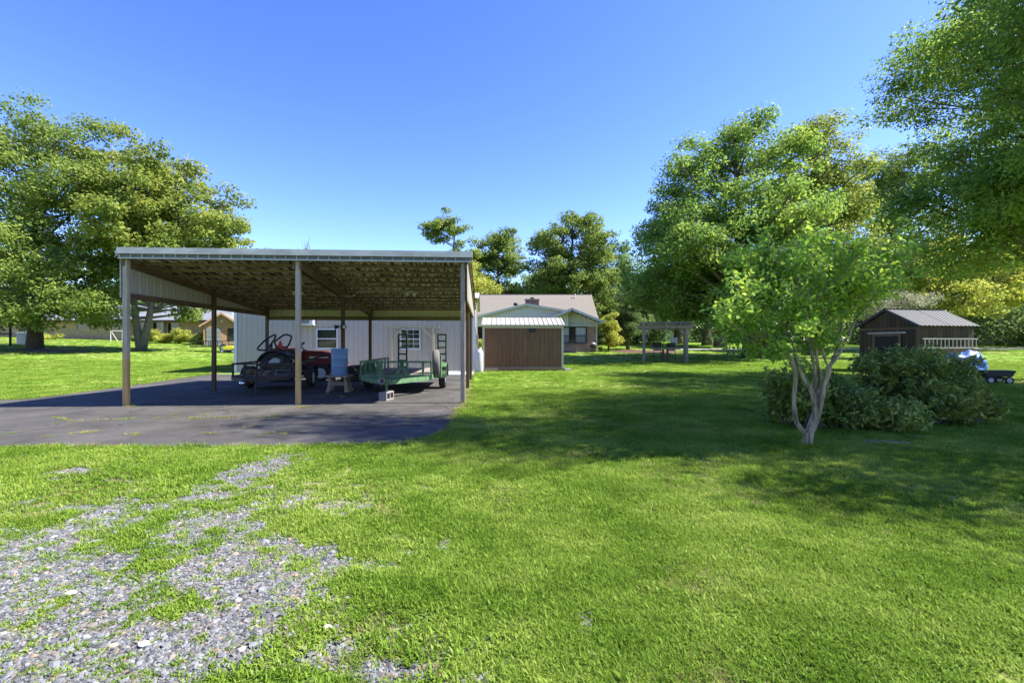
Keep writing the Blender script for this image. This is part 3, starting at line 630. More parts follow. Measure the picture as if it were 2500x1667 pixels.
# load on the trailer: boards and a dark boxed implement
t = thing('board_pile', 'few loose weathered boards lying on the dark trailer deck', 'boards', (-6.88, 13.1, .014 + BZ + .046), R(9 + 12))
for k, (x, y, z, l_, a) in enumerate(((-.15, .2, .02, 1.5, .05), (-.02, .15, .02, 1.3, -.06), (-.1, .25, .06, 1.4, -.15), (.12, .2, .02, 1.2, .1))):
    MB().box((x, y, z), (.12, l_, .036), (0, 0, a)).build('board', m_plank, t)
t = thing('log', 'small brown log resting on the front of the dark trailer', 'log', (-7.20, 12.86, .014 + BZ + .046))
MB().tube([(-.16, 0, .08), (.0, .01, .082), (.17, .02, .08)], [.078, .082, .075], 12).build('bark_body', m_wood_brown, t, smooth=True)
t = thing('mower_deck', 'dark mower deck riding at the back of the dark trailer', 'mower deck', (-6.98, 14.2, .014 + BZ + .046), R(9))
MB().prism([(-.55, -.40), (.50, -.48), (.62, -.1), (.55, .42), (-.5, .45), (-.64, .05)], .08, .26).build('shell', m_rust_dark, t, bevel=.03)
MB().lathe([(.14, .26), (.14, .34), (.05, .36), (.05, .44)], 14).build('gearbox', m_black, t)
for s_ in (-1, 1): MB().bar((s_ * .45, -.35, .26), (s_ * .2, .2, .6), .05, .03).build('hitch_arm', m_black, t)
for x, y in ((-.5, -.42), (.48, -.46), (.48, .42), (-.48, .42)): wheel(t, (x, y, .085), .085, .06, R(0))

# ------------------------------------------------------------------ red compact tractor, nose to the right
TR = thing('compact_tractor', 'red compact tractor with front loader, folded roll bar and grey wheels', 'tractor', (-7.55, 16.75, .014), R(5))
for s_ in (-1, 1):
    wheel(TR, (-.72, s_ * .56, .52), .52, .30, R(90), lug=True)
    wheel(TR, (.78, s_ * .50, .29), .29, .19, R(90))
    # fender
    P = [(-.72 + .62 * math.cos(a), .52 + .60 * math.sin(a)) for a in [R(165 - 12.5 * k) for k in range(11)]]
    me = MB(); k = len(P); me.add([(x, s_ * .36, z) for x, z in P] + [(x, s_ * .74, z) for x, z in P], [(i, i + 1, k + i + 1, k + i) for i in range(k - 1)])
    me.add([(x, s_ * .74, z) for x, z in P] + [(x * .985 - .01, s_ * .745, z - .05) for x, z in P], [(i, i + 1, k + i + 1, k + i) for i in range(k - 1)])
    me.add([(x, s_ * .36, z) for x, z in P], [tuple(range(k))])
    me.build('fender', m_black, TR)
    MB().box((-.66, s_ * .56, 1.135), (.62, .34, .05)).build('fender_cap', m_red, TR, bevel=.015)
prof = [(.02, .62), (.02, 1.02), (.12, 1.08), (.75, 1.05), (1.02, .98), (1.10, .88), (1.12, .58), (.9, .55), (.2, .55)]
Mxz = Matrix(((1, 0, 0, 0), (0, 0, 1, 0), (0, 1, 0, 0), (0, 0, 0, 1)))
hood = MB().prism(prof, -.25, .25, Mxz).build('hood', m_red, TR, bevel=.04)
for k in range(5): MB().bx(1.118, 1.128, -.18, .18, .62 + k * .05, .645 + k * .05).build('grille_slat', m_black, hood)
for s_ in (-1, 1):
    MB().bx(.30, .95, s_ * .252 - .004, s_ * .252 + .004, .80, .86).build('side_stripe', m_white_paint, hood)
    MB().lathe([(.05, 0), (.05, .015)], 14, Matrix.Translation((1.105, s_ * .15, .92)) @ Matrix.Rotation(R(90), 4, 'Y')).build('headlight', m_white_paint, hood)
MB().bx(-1.0, 1.0, -.16, .16, .38, .62).bx(-1.0, -.4, -.3, .3, .42, .72).bx(-.4, .1, -.36, .36, .40, .45).build('chassis', m_black, TR, bevel=.01)
MB().bar((.78, -.5, .30), (.78, .5, .30), .09, .10).bx(.65, .9, -.1, .1, .30, .45).build('front_axle', m_black, TR)
MB().bar((-.72, -.5, .52), (-.72, .5, .52), .16, .16).build('rear_axle', m_black, TR)
seat = MB().prism([(-.78, .82), (-.38, .86), (-.36, .93), (-.74, .92), (-.84, 1.22), (-.92, 1.20)], -.22, .22, Mxz).build('seat', m_black, TR, bevel=.03)
MB().prism([(-.02, .62), (.14, .62), (.10, 1.10), (.02, 1.12)], -.12, .12, Mxz).build('dashboard', m_black, TR, bevel=.02)
MB().tube([(.06, 0, 1.08), (-.10, 0, 1.24)], .02, 8).build('steering_column', m_black, TR)
mst = Matrix.Translation((-.12, 0, 1.26)) @ Matrix.Rotation(R(-38), 4, 'Y')
sw_ = MB().tube([mst @ Vector((.19 * math.cos(a), .19 * math.sin(a), 0)) for a in [2 * math.pi * k / 24 for k in range(24)]], .017, 8, closed=True)
for k in range(3): a = 2 * math.pi * k / 3; sw_.bar(mst @ Vector((0, 0, -.02)), mst @ Vector((.185 * math.cos(a), .185 * math.sin(a), 0)), .03, .012)
sw_.build('steering_wheel', m_black, TR, smooth=True)
# folded roll bar: two leaning closed hoops
def hoop(y, pts, r=.032):
    P = [Vector((x, y + dy, z)) for x, z, dy in pts]; out = []
    for i in range(len(P)):                                  # corner rounding
        a, b, c = P[i - 1], P[i], P[(i + 1) % len(P)]
        for tt in (.0, .33, .66, 1.0): p0 = b.lerp(a, .28); p1 = b.lerp(c, .28); out.append(p0.lerp(b, tt).lerp(b.lerp(p1, tt), tt))
    return MB().tube(out, r, 8, closed=True)
hoop(-.50, [(-1.42, 1.12, 0), (-1.10, 1.48, .02), (-.78, 1.66, .05), (-.80, 1.50, .05), (-1.08, 1.08, 0)]).build('roll_bar', m_black, TR, smooth=True)
hoop(-.30, [(-.80, 1.20, 0), (-.90, 1.38, .0), (-.56, 1.66, .05), (-.30, 1.60, .05), (-.42, 1.20, 0)]).build('roll_bar', m_black, TR, smooth=True)
MB().bar((-.92, -.5, 1.05), (-.92, -.46, 1.32), .06, .05).bar((-.46, -.3, 1.0), (-.46, -.3, 1.22), .06, .05).build('roll_bar_foot', m_black, TR)
MB().prism([(-.72, 1.18), (-.54, 1.18), (-.58, 1.36), (-.63, 1.46), (-.68, 1.36)], -.44, -.425, Mxz).build('warning_triangle', M('warning_red', (.5, .03, .02), .5), TR)
for s_ in (-1, 1):
    MB().bar((.02, s_ * .36, .55), (.02, s_ * .36, 1.05), .08, .10).build('loader_post', m_black, TR)
    a_ = MB().tube([(.02, s_ * .37, 1.02), (.75, s_ * .38, 1.02), (1.30, s_ * .38, .78), (1.62, s_ * .38, .28)], .045, 6).build('loader_arm', m_red, TR)
    MB().tube([(.06, s_ * .36, .66), (.85, s_ * .37, .92)], .028, 8).tube([(1.18, s_ * .38, 1.0), (1.50, s_ * .38, .62)], .025, 8).build('hydraulic_cylinder', m_black, TR)
bp_ = [(1.62, .50), (1.60, .10), (1.72, .02), (2.24, .0), (2.24, .03), (1.80, .08), (1.70, .16), (1.72, .48), (1.86, .53), (1.84, .56)]
bk = MB().prism(bp_, -.66, .66, Mxz)
for s_ in (-1, 1): bk.prism([(1.62, .50), (1.60, .10), (1.72, .02), (2.22, .01), (2.14, .22), (1.86, .54)], s_ * .66 - .012, s_ * .66 + .012, Mxz)
bk.build('bucket', m_black, TR)
MB().tube([(1.05, .1, 1.02), (1.05, .1, 1.20)], .022, 8).build('exhaust', m_black, TR)
# ------------------------------------------------------------------ green trailer
GT = thing('green_trailer', 'green flatbed trailer with railing and two upright loading ramps', 'trailer', (-3.10, 12.35, .014), R(3.0))
BW, BL, BZ = .93, 3.5, .44
for s_ in (-1, 1):
    MB().bar((s_ * BW, 0, BZ), (s_ * BW, BL, BZ), .07, .12).build('side_beam', m_green, GT)
    if s_ < 0:
        MB().bar((s_ * BW, 0, BZ + .40), (s_ * BW, BL, BZ + .40), .05, .05).build('top_rail', m_green, GT)
        for k in range(8): y = .04 + k * .485; MB().bx(s_ * BW - .022, s_ * BW + .022, y - .022, y + .022, BZ + .06, BZ + .376).build('rail_post', m_green, GT)
    else:
        MB().bx(BW - .022, BW + .022, .02, .065, BZ + .06, BZ + .376).build('rail_post', m_green, GT)
    MB().bar((s_ * (BW - .05), .02, BZ - .04), (s_ * .05, -1.25, BZ - .04), .08, .11).build('tongue_beam', m_green, GT)
MB().bx(-BW, BW, -.04, .04, BZ - .07, BZ + .06).build('front_beam', m_green, GT)
MB().bx(-BW - .02, BW + .02, -.025, .025, BZ + .375, BZ + .425).build('front_rail', m_green, GT)
for x in (-.38, .30, .72): MB().bx(x - .03, x + .03, -.022, .022, BZ + .06, BZ + .375).build('rail_post', m_green, GT)
MB().bx(-.52, -.40, -.024, .024, BZ + .06, BZ + .375).build('rail_post', m_green, GT)
MB().bar((.02, -.03, BZ + .05), (.20, -.03, BZ + .40), .07, .03, (0, 1, 0)).bar((.30, -.03, BZ + .05), (.13, -.03, BZ + .40), .07, .03, (0, 1, 0)).build('rail_brace', m_green, GT)
for k in range(10): MB().bx(-BW + .04 + k * .1825, -BW + .216 + k * .1825, .04, BL, BZ + .02, BZ + .058).build('deck_plank', m_plank, GT)
MB().bar((0, -1.2, BZ - .04), (0, -1.5, BZ - .04), .10, .09).build('tongue', m_green, GT)
MB().lathe([(.05, 0), (.075, .02), (.08, .05), (.062, .05), (.055, .0)], 20, Matrix.Translation((0, -1.62, BZ + .03)) @ Matrix.Rotation(R(90), 4, 'X')).build('coupler_ring', m_alu, GT, smooth=True)
MB().box((0, -1.55, BZ - .03), (.10, .16, .10)).build('coupler', m_rust_dark, GT, bevel=.02)
MB().tube([(.06, -1.42, BZ + .05), (.06, -1.42, .19)], .03, 10).lathe([(.075, .19), (.03, .215)], 12, Matrix.Translation((.06, -1.42, 0))).build('jack', m_green, GT)
MB().tube([(-.03, -1.5, BZ - .07), (-.07, -1.45, .26), (.02, -1.3, .22), (.07, -1.1, BZ - .09)], .012, 5).build('safety_chain', m_rust_dark, GT)
for s_ in (-1, 1):
    for y in (1.55, ): wheel(GT, (s_ * 1.10, y, .33), .33, .20)
    P = [(1.55 + .46 * math.cos(a), .33 + .42 * math.sin(a)) for a in [R(180 - 15 * k) for k in range(13)]]; k = len(P)
    me = MB(); me.add([(s_ * .98, y, z) for y, z in P] + [(s_ * 1.23, y, z) for y, z in P], [(i, i + 1, k + i + 1, k + i) for i in range(k - 1)])
    me.add([(s_ * .98, y, z) for y, z in P], [tuple(range(k))]); me.build('fender', m_green, GT)
MB().bar((-1.1, 1.55, .33), (1.1, 1.55, .33), .06, .06).build('axle', m_black, GT)
# spare tyre standing upright against the right side, on a bracket
spw = wheel(GT, (1.00, .55, .80), .36, .19, R(8), 0, m_tyre_dusty, m_green); spw['label'] = 'dusty spare wheel standing upright on the right side'
MB().bx(1.10, 1.16, .48, .62, BZ - .05, BZ + .55).bx(.90, 1.16, .5, .6, BZ - .06, BZ - .01).build('spare_bracket', m_green, GT)
for x0 in (-.62, .72):
    rm = MB().bx(x0, x0 + .045, BL - .02, BL + .05, BZ, BZ + 1.22).bx(x0 + .275, x0 + .32, BL - .02, BL + .05, BZ, BZ + 1.22).build('loading_ramp', m_green_dark, GT)
    for k in range(6): MB().bx(x0 + .045, x0 + .275, BL - .005, BL + .045, BZ + .06 + k * .222, BZ + .11 + k * .222).build('ramp_rung', m_green_dark, rm)
MB().bx(-BW, BW, BL, BL + .05, BZ - .06, BZ + .05).build('rear_beam', m_green, GT)

# cinder block under the jack
x, y = CW(0, 0); q = GT.matrix_basis @ Vector((.06, -1.42, 0))
t = thing('concrete_block', 'grey hollow concrete block under the green trailer jack', 'block', (q.x, q.y, .014), R(28))
bl = MB(); bw, bd, bh_ = .40, .20, .188
bl.bx(-.2, .2, -.1, -.068, 0, bh_).bx(-.2, .2, .068, .1, 0, bh_)
for xx in (-.2, -.016, .168): bl.bx(xx, xx + .032, -.0679, .0679, 0, bh_)
body = bl.build('body', m_block, t); 
t.rotation_euler = (0, 0, R(28)); body.matrix_local = Matrix.Translation((0, 0, .1)) @ Matrix.Rotation(R(90), 4, 'X')
# hollow cells face sideways: lay the block with its cells horizontal
body.matrix_local = Matrix.Rotation(R(-38), 4, 'Z') @ Matrix.Translation((-.094, 0, .10)) @ Matrix.Rotation(R(90), 4, 'Z') @ Matrix.Rotation(R(90), 4, 'X')

# blue barrel on its stand
bx_, by_ = (829 - 1250) / F * 12.95, 12.95
t = thing('barrel_stand', 'low grey wooden stand with splayed legs carrying the blue barrel', 'stand', (bx_, by_, .014), R(4))
MB().bx(-.31, .31, -.25, -.09, .40, .455).build('top_board', m_wood_grey, t, bevel=.006); MB().bx(-.31, .31, -.08, .08, .40, .455).build('top_board', m_wood_grey, t, bevel=.006); MB().bx(-.31, .31, .09, .25, .40, .455).build('top_board', m_wood_grey, t, bevel=.006)
for sx in (-1, 1):
    MB().bx(sx * .21 - .03, sx * .21 + .03, -.24, .24, .30, .399).build('bearer', m_wood_grey, t)
    for sy in (-1, 1): MB().bar((sx * .20, sy * .14, .33), (sx * .25, sy * .20, .03), .09, .045).build('leg', m_wood_grey, t)
    MB().bx(sx * .25 - .05, sx * .25 + .05, -.27, .27, 0, .045).build('foot_board', m_wood_grey, t)
MB().bx(-.20, .20, -.025, .025, .16, .27).build('stretcher', m_wood_grey, t)
t = thing('barrel', 'faded blue plastic barrel standing on a low wooden stand', 'barrel', (bx_, by_, .47), 0)
MB().lathe([(.20, 0), (.205, .01), (.208, .2), (.213, .21), (.213, .225), (.21, .235), (.216, .42), (.222, .43), (.222, .45), (.217, .46), (.222, .66), (.232, .675), (.232, .70), (.226, .71), (.226, .735), (.213, .735), (.205, .60), (.0005, .60)], 32).build('body', m_blue_barrel, t, smooth=True)
for z in (.218, .44): MB().lathe([(.2135 + z * .02, z - .004), (.2165 + z * .02, z - .004), (.2165 + z * .02, z + .004), (.2135 + z * .02, z + .004)], 32, closed=True).build('ring', m_black, t)
# propane tank
px, py = (1170 - 1250) / F * 21.3, 21.3
t = thing('propane_tank', 'tall white propane cylinder beside the brown shed', 'gas tank', (px, py, 0))
MB().lathe([(.17, 0), (.185, .01), (.185, .06), (.19, .07), (.19, .90), (.175, .98), (.12, 1.05), (.05, 1.075), (.0005, 1.08)], 28).build('tank', m_white_tank, t, smooth=True)
MB().lathe([(.10, 1.03), (.105, 1.03), (.105, 1.16), (.10, 1.16)], 18, closed=True).lathe([(.03, 1.06), (.03, 1.13), (.0005, 1.14)], 10).build('collar', m_white_tank, t)
# electric conduit and meter on the workshop's corner
t = thing('meter_box', 'small grey meter box with conduit on the workshop corner', 'meter box', ws_loc(WL + .05, .25, 0), R(3.58))
MB().bx(0, .12, -.12, .12, 1.3, 1.75).build('box', m_alu, t, bevel=.01); MB().tube([(.06, 0, 0.0), (.06, 0, 1.3)], .025, 8).tube([(.06, 0, 1.75), (.06, 0, 3.3)], .025, 8).build('conduit', m_alu, t)

# ------------------------------------------------------------------ brown garden shed
SX0, SD = (1178 - 1250) / F * 22.3, 22.3
SH = thing('garden_shed', 'brown board shed with cream trim and pale metal roof', 'shed', (SX0, SD, 0), R(1.6))
SL, SW, SZ0, SZ1 = 3.92, 2.4, .16, 2.22
MB().bx(0.02, SL - .02, .03, SW, SZ0, SZ1).build('core', m_shed_board, SH)
nb = 18; bw = (SL - .2) / nb
for k in range(nb): MB().bx(.10 + k * bw + .005, .10 + (k + 1) * bw - .005, .012, .029, SZ0 + .05, SZ1 - .14).build('siding_board', m_shed_board, SH)
for x in (0, SL - .1): MB().bx(x, x + .1, -.008, .029, SZ0, SZ1).build('corner_trim', m_shed_trim, SH)
MB().bx(.1, SL - .1, -.006, .028, SZ1 - .135, SZ1).build('top_trim', m_shed_trim, SH)
MB().bx(.1, SL - .1, -.004, .028, SZ0, SZ0 + .048).build('bottom_trim', m_wood_grey, SH)
MB().bx(SL - .02, SL, .03, SW, SZ0, SZ1).bx(0, .02, .03, SW, SZ0, SZ1).build('side_wall', m_shed_board, SH)
MB().bx(2.22, 2.56, -.002, .011, SZ1 - .34, SZ1 - .15).build('vent', M('vent_dark', (.022, .022, .018), .6), SH)
for k in range(8):
    w_ = (SL + .1) / 8; u0 = -.05 + k * w_
    for sl_ in (0, 1):
        rib_sheet('roof_sheet', m_shed_roof, SH, u0, u0 + w_, lambda u: 0, lambda u: 1.42, (lambda u, v, n_: (u, -.12 + v * .955, SZ1 + .02 + v * .30 + n_)) if sl_ == 0 else (lambda u, v, n_: (u, SW + .14 - v * .955, SZ1 + .02 + v * .30 + n_)), pitch=.2286, rh=.030, rw=.03)
MB().bx(-.05, SL + .05, -.115, -.105, SZ1 - .03, SZ1 + .018).build('eave_trim', m_shed_trim, SH)
for s_, x in ((0, 0.0), (1, SL)):
    MB().add([(x, .0, SZ1), (x, SW, SZ1), (x, SW / 2 + .02, SZ1 + .40)], [(0, 1, 2)]).build('gable_board', m_shed_board, SH)
for y in (.15, 1.2, 2.2): MB().bx(-.12, SL + .14, y - .06, y + .06, .03, .158).build('skid', m_wood_grey, SH)
for x, lb in ((.35, 'short timber offcut under the shed'), ):
    pass
t = thing('timber_stack', 'low stack of dark timbers lying under the front of the brown shed', 'timbers', (SX0 + 2.3, SD - .12, 0), R(1.6))
MB().bx(-1.5, 1.35, -.07, .07, .0, .11).build('timber', m_wood_brown, t); MB().bx(-2.3, -1.55, -.08, .08, 0, .14).build('timber', m_wood_grey, t)
t = thing('stone_block', 'small mossy block at the right foot of the brown shed', 'block', (SX0 + SL + .16, SD - .05, 0), R(20)); MB().box((0, 0, .07), (.36, .22, .14)).build('block_body', m_block, t, bevel=.02)

# ------------------------------------------------------------------ brick house behind
HB = H(2, 42)
HO = thing('brick_house', 'brick ranch house with shingle roof, chimney and barred window behind the brown shed', 'house', (0, 0, HB))
def pan(name, P, mat, par, th=.0):
    m_ = MB(); m_.add(P, [tuple(range(len(P)))]); o = m_.build(name, mat, par, fix=False)
    if th:
        s_ = o.modifiers.new('solid', 'SOLIDIFY'); s_.thickness = th; s_.offset = 0
    return o
z = HB
MB().bx(2.6, 7.65, 41.9, 42.3, 0, 2.52).bx(7.25, 7.65, 42.3, 50.6, 0, 2.52).build('wall', m_brick, HO)
MB().bx(-9, 2.6, 43.2, 43.4, 0, 2.52).build('wall', m_brick, HO)
MB().bx(2.5, 7.75, 41.82, 41.9, 0, .62).build('wainscot', m_brick, HO)
# main roof, ridge along x
rz_ = 6.25 - z
pan('roof', [(-9, 42.6, 2.75), (8.05, 42.6, 2.75), (8.05, 46.8, rz_), (-9, 46.8, rz_)], m_shingle, HO, .06)
pan('roof', [(8.05, 51.0, 2.75), (-9, 51.0, 2.75), (-9, 46.8, rz_), (8.05, 46.8, rz_)], m_shingle, HO, .06)
MB().bx(-9, 8.0, 46.72, 46.88, rz_ + .03, rz_ + .075).build('ridge_cap', m_shingle, HO)
pan('gable_end', [(7.64, 42.3, 2.5), (7.64, 50.6, 2.5), (7.64, 46.8, rz_ - .1)], m_siding, HO)
# first front gable, broad and low
g1x, g1z = 1.25, 4.85 - z
pan('porch_roof', [(-5.0, 40.9, g1z - 1.55), (g1x, 40.9, g1z), (g1x, 46.0, g1z), (-5.0, 46.0, g1z - 1.55)], m_shingle, HO, .07)
pan('porch_roof', [(g1x, 40.9, g1z), (6.0, 40.9, g1z - .78), (6.0, 46.0, g1z - .78), (g1x, 46.0, g1z)], m_shingle, HO, .07)
pan('gable_wall', [(-5.0, 41.15, 2.3), (5.0, 41.15, 2.3), (5.0, 41.15, g1z - .68), (g1x, 41.15, g1z - .05), (-5.0, 41.15, g1z - 1.55)], m_siding, HO)
for k in range(9):
    z0 = 2.32 + k * .17; hw = min(6.2, (g1z - z0 - .2) / .248); MB().bx(max(-4.9, g1x - hw), min(4.4, g1x + hw * 1.2), 41.128, 41.146, z0, z0 + .15).build('siding_board', m_siding, HO)
MB().bar((-5.0, 40.88, g1z - 1.62), (g1x, 40.88, g1z - .07), .03, .2, (0, 0, 1)).bar((g1x, 40.88, g1z - .07), (5.2, 40.88, g1z - .72), .03, .2).build('rake_board', m_siding, HO)
# second gable
g2x, g2z = 5.25, 4.42 - z; hw2 = 2.85; sl2 = .41
for s_ in (-1, 1):
    e = g2x + s_ * hw2; P = [(e, 40.5, g2z - hw2 * sl2), (g2x, 40.5, g2z), (g2x, 45.0, g2z), (e, 45.0, g2z - hw2 * sl2)]
    pan('porch_roof', P if s_ < 0 else [P[1], P[0], P[3], P[2]], m_shingle, HO, .07)
    MB().bar((e, 40.47, g2z - hw2 * sl2 - .08), (g2x, 40.47, g2z - .08), .03, .2).build('rake_board', m_siding_white, HO)
k = 0; z0 = 2.50
pan('gable_wall', [(g2x - 2.6, 41.86, 2.46), (g2x + 2.5, 41.86, 2.46), (g2x, 41.86, g2z - .1)], m_siding_white, HO)
while z0 < g2z - .25:
    hw = (g2z - z0 - .18) / sl2; MB().bx(g2x - hw, g2x + hw, 41.83, 41.852, z0, z0 + .14).build('siding_board', m_siding_white, HO); z0 += .155
MB().bx(g2x - 2.7, g2x + 2.5, 41.70, 41.855, 2.32, 2.45).build('frieze', m_siding_white, HO)
MB().bx(g2x + 2.35, g2x + 2.43, 41.72, 41.82, 0, 2.4).build('downspout', m_white_paint, HO)
# window with white curtains and bars
wf = MB().bx(4.35, 6.75, 41.80, 41.9, .78, .86).bx(4.35, 6.75, 41.80, 41.9, 2.22, 2.30).bx(4.35, 4.43, 41.80, 41.9, .86, 2.22).bx(6.67, 6.75, 41.80, 41.9, .86, 2.22).bx(5.15, 5.22, 41.80, 41.9, .86, 2.22).bx(5.68, 5.75, 41.80, 41.9, .86, 2.22).bx(4.43, 6.67, 41.81, 41.89, 1.46, 1.52).build('window', m_black, HO)
for x0, x1, mm in ((4.43, 5.15, m_curtain), (5.22, 5.68, m_glass_house), (5.75, 6.67, m_curtain)):
    for a, b in ((.86, 1.46), (1.52, 2.22)): MB().bx(x0, x1, 41.86, 41.895, a, b).build('pane', mm if a > 1 else (m_glass_house if mm is m_glass_house else M('grey_curtain', (.28, .28, .29), .9, 0, .15, 8, (14, 1, .3))), wf)
for k in range(20): MB().bx(4.45 + k * .115, 4.462 + k * .115, 41.765, 41.777, .82, 2.26).build('bar', m_black, wf)
MB().bx(4.3, 6.8, 41.74, 41.82, .70, .775).build('sill', m_brick, wf)
# dark window and rail at the left end, seen past the workshop
MB().bx(-3.9, -2.4, 43.05, 43.19, .9, 2.2).build('window', m_glass_house, HO)
MB().bx(-3.9, -2.0, 42.0, 42.08, .95, 1.02).build('porch_rail', m_white_paint, HO)
for k in range(14): MB().bx(-3.85 + k * .14, -3.82 + k * .14, 42.02, 42.06, .1, .95).build('baluster', m_white_paint, HO)
ch = MB().bx(1.25, 2.5, 42.9, 43.6, 2.2, 5.38 - z).build('chimney', m_brick_dark, HO)
MB().bx(1.18, 2.57, 42.83, 43.67, 5.38 - z, 5.46 - z).build('cap', m_concrete, ch); MB().bx(1.7, 2.05, 43.1, 43.4, 5.46 - z, 5.62 - z).build('flue', m_black, ch)
MB().tube([(6.3, 46.2, rz_ - .5), (6.3, 46.2, rz_ + .05)], .05, 8).build('vent_pipe', m_white_paint, HO)
MB().lathe([(.12, 0), (.22, .1), (.22, .22), (.1, .3), (.0005, .31)], 14, Matrix.Translation((.35, 44.4, 4.95 - z))).build('roof_vent', m_black, HO, smooth=True)
# things by the house
t = thing('kettle_grill', 'black covered barbecue with pale lid against the brick house wall', 'barbecue', (6.95 + .3, 41.3, HB - .02)); t.scale = (.8, .8, .85)
MB().lathe([(.18, .45), (.34, .6), (.38, .78), (.36, .8)], 18).build('bowl', m_black, t, smooth=True)
MB().lathe([(.30, .81), (.28, .93), (.17, 1.02), (.0005, 1.05)], 18).build('lid', M('grey_lid', (.34, .34, .34), .6), t, smooth=True)
for k in range(3): a = R(90 + 120 * k); MB().tube([(.16 * math.cos(a), .16 * math.sin(a), .5), (.34 * math.cos(a), .34 * math.sin(a), 0)], .022, 6).build('leg', m_black, t)
MB().bx(-.30, .30, -.2, .2, .15, .19).build('shelf', m_black, t)
# ------------------------------------------------------------------ long ranch house at the left
LB = H(-48, 57)
LH = thing('ranch_house', 'long tan brick ranch house with grey roof across the left lawn', 'house', (0, 0, LB))
MB().bx(-75, -34.5, 57.0, 57.3, -.6, 2.45).build('wall', m_brick_tan, LH)
pan('roof', [(-76, 56.2, 2.40), (-34.0, 56.2, 2.40), (-37.5, 61.5, 4.6), (-76, 61.5, 4.6)], m_shingle_grey, LH, .08)
pan('roof', [(-34.0, 66.8, 2.40), (-76, 66.8, 2.40), (-76, 61.5, 4.6), (-37.5, 61.5, 4.6)], m_shingle_grey, LH, .08)
pan('roof', [(-34.0, 56.2, 2.40), (-34.0, 66.8, 2.40), (-37.5, 61.5, 4.6)], m_shingle_grey, LH, .08)
MB().bx(-76, -34, 56.15, 56.22, 2.22, 2.40).build('fascia', m_wood_brown, LH)
for x0, x1, a, b in ((-53.5, -52.0, 1.25, 2.05), (-49.3, -47.7, .15, 2.1), (-46.4, -44.6, .12, 2.15), (-44.1, -42.8, .12, 2.15), (-42.3, -41.0, .6, 2.1), (-60, -58, .9, 2.0)):
    f = MB().bx(x0 - .1, x1 + .1, 56.9, 57, b, b + .1).bx(x0 - .1, x1 + .1, 56.9, 57, a - .1, a).bx(x0 - .1, x0, 56.9, 57, a, b).bx(x1, x1 + .1, 56.9, 57, a, b).build('window', M('tan_frame', (.38, .33, .22), .7), LH)
    MB().bx(x0, x1, 56.95, 56.99, a, b).build('pane', m_glass_house, f)
for x in (-46.9, -44.35, -42.55): MB().bx(x - .12, x + .12, 56.3, 56.54, -.3, 2.3).build('column', M('tan_column', (.45, .40, .28), .7), LH)
# tan gabled garage, own building
GB = H(-33, 52)
GA = thing('garage', 'peach brick gabled garage at the end of the ranch house', 'garage', (-32.35, 51.6, GB), R(22))
MB().bx(-1.75, 1.75, 0, 6, -.5, 2.3).build('wall', m_brick_peach, GA)
pan('gable_wall', [(-1.75, -.002, 2.3), (1.75, -.002, 2.3), (0.0, -.002, 3.5)], m_brick_peach, GA)
for s_ in (-1, 1):
    P = [(s_ * 2.1, -.35, 2.12), (0, -.35, 3.62), (0, 6.3, 3.62), (s_ * 2.1, 6.3, 2.12)]
    pan('roof', P if s_ < 0 else [P[1], P[0], P[3], P[2]], m_shingle, GA, .09)
    MB().bar((s_ * 2.1, -.37, 2.06), (0, -.37, 3.56), .03, .18).build('rake_board', M('peach_trim', (.40, .26, .17), .7), GA)
gd = MB().bx(-1.5, -.1, -.03, -.001, -.1, 1.95).build('garage_door', M('garage_door_grey', (.16, .17, .18), .6), GA)
for k in range(4): MB().bx(-1.46, -.14, -.045, -.032, -.02 + k * .49, .42 + k * .49).build('door_panel', M('garage_panel_grey', (.20, .21, .22), .6), gd)
MB().bx(.55, 1.35, -.03, -.001, .5, 1.9).build('window', m_glass_house, GA)
MB().lathe([(.02, 0), (.10, .1), (.10, .25), (.0005, .3)], 12, Matrix.Translation((.0, -.12, 2.55))).build('wall_lamp', m_white_paint, GA, smooth=True)

# ------------------------------------------------------------------ pergola and bar furniture
PX, PY = 8.5, 29.9
PG = thing('pergola', 'weathered grey timber pergola with notched rafters on the lawn', 'pergola', onground(PX, PY), R(-17))
PW, PD = 2.62, 2.3
for x in (0, PW):
    for y in (0, PD):
        MB().bx(x - .08, x + .08, y - .08, y + .08, -.1, 2.22).build('post', m_wood_grey, PG, bevel=.006)
        MB().bx(x - .11, x + .11, y - .11, y + .11, 0, .08).build('post_base', m_wood_grey, PG)
        s_ = 1 if x == 0 else -1
        MB().bar((x + s_ * .06, y, 1.75), (x + s_ * .45, y, 2.14), .05, .09).build('brace', m_wood_grey, PG)
for y in (0, PD):
    for s_ in (-1, 1): 
        yy = y + s_ * .105
        MB().prism([(-.42, 2.28), (-.34, 2.13), (PW + .34, 2.13), (PW + .42, 2.28), (PW + .42, 2.36), (-.42, 2.36)], yy - .022, yy + .022, Mxz).build('beam', m_wood_grey, PG)
for k in range(11):
    x = -.22 + k * (PW + .44) / 10
    MB().prism([(-.52, 2.45), (-.42, 2.34), (PD + .42, 2.34), (PD + .52, 2.45), (PD + .52, 2.52), (-.52, 2.52)], x - .02, x + .02, Matrix(((0, 0, 1, 0), (1, 0, 0, 0), (0, 1, 0, 0), (0, 0, 0, 1)))).build('rafter', m_wood_grey, PG)
for k in range(5): MB().bx(-.3, PW + .3, .1 + k * .52 - .02, .1 + k * .52 + .02, 2.523, 2.56).build('batten', m_wood_grey, PG)
def pg(x, y): a = R(-17); return (PX + x * math.cos(a) - y * math.sin(a), PY + x * math.sin(a) + y * math.cos(a))
tx, ty = pg(1.35, .95)
t = thing('bar_table', 'tall wooden bar table under the pergola', 'table', onground(tx, ty), R(-17))
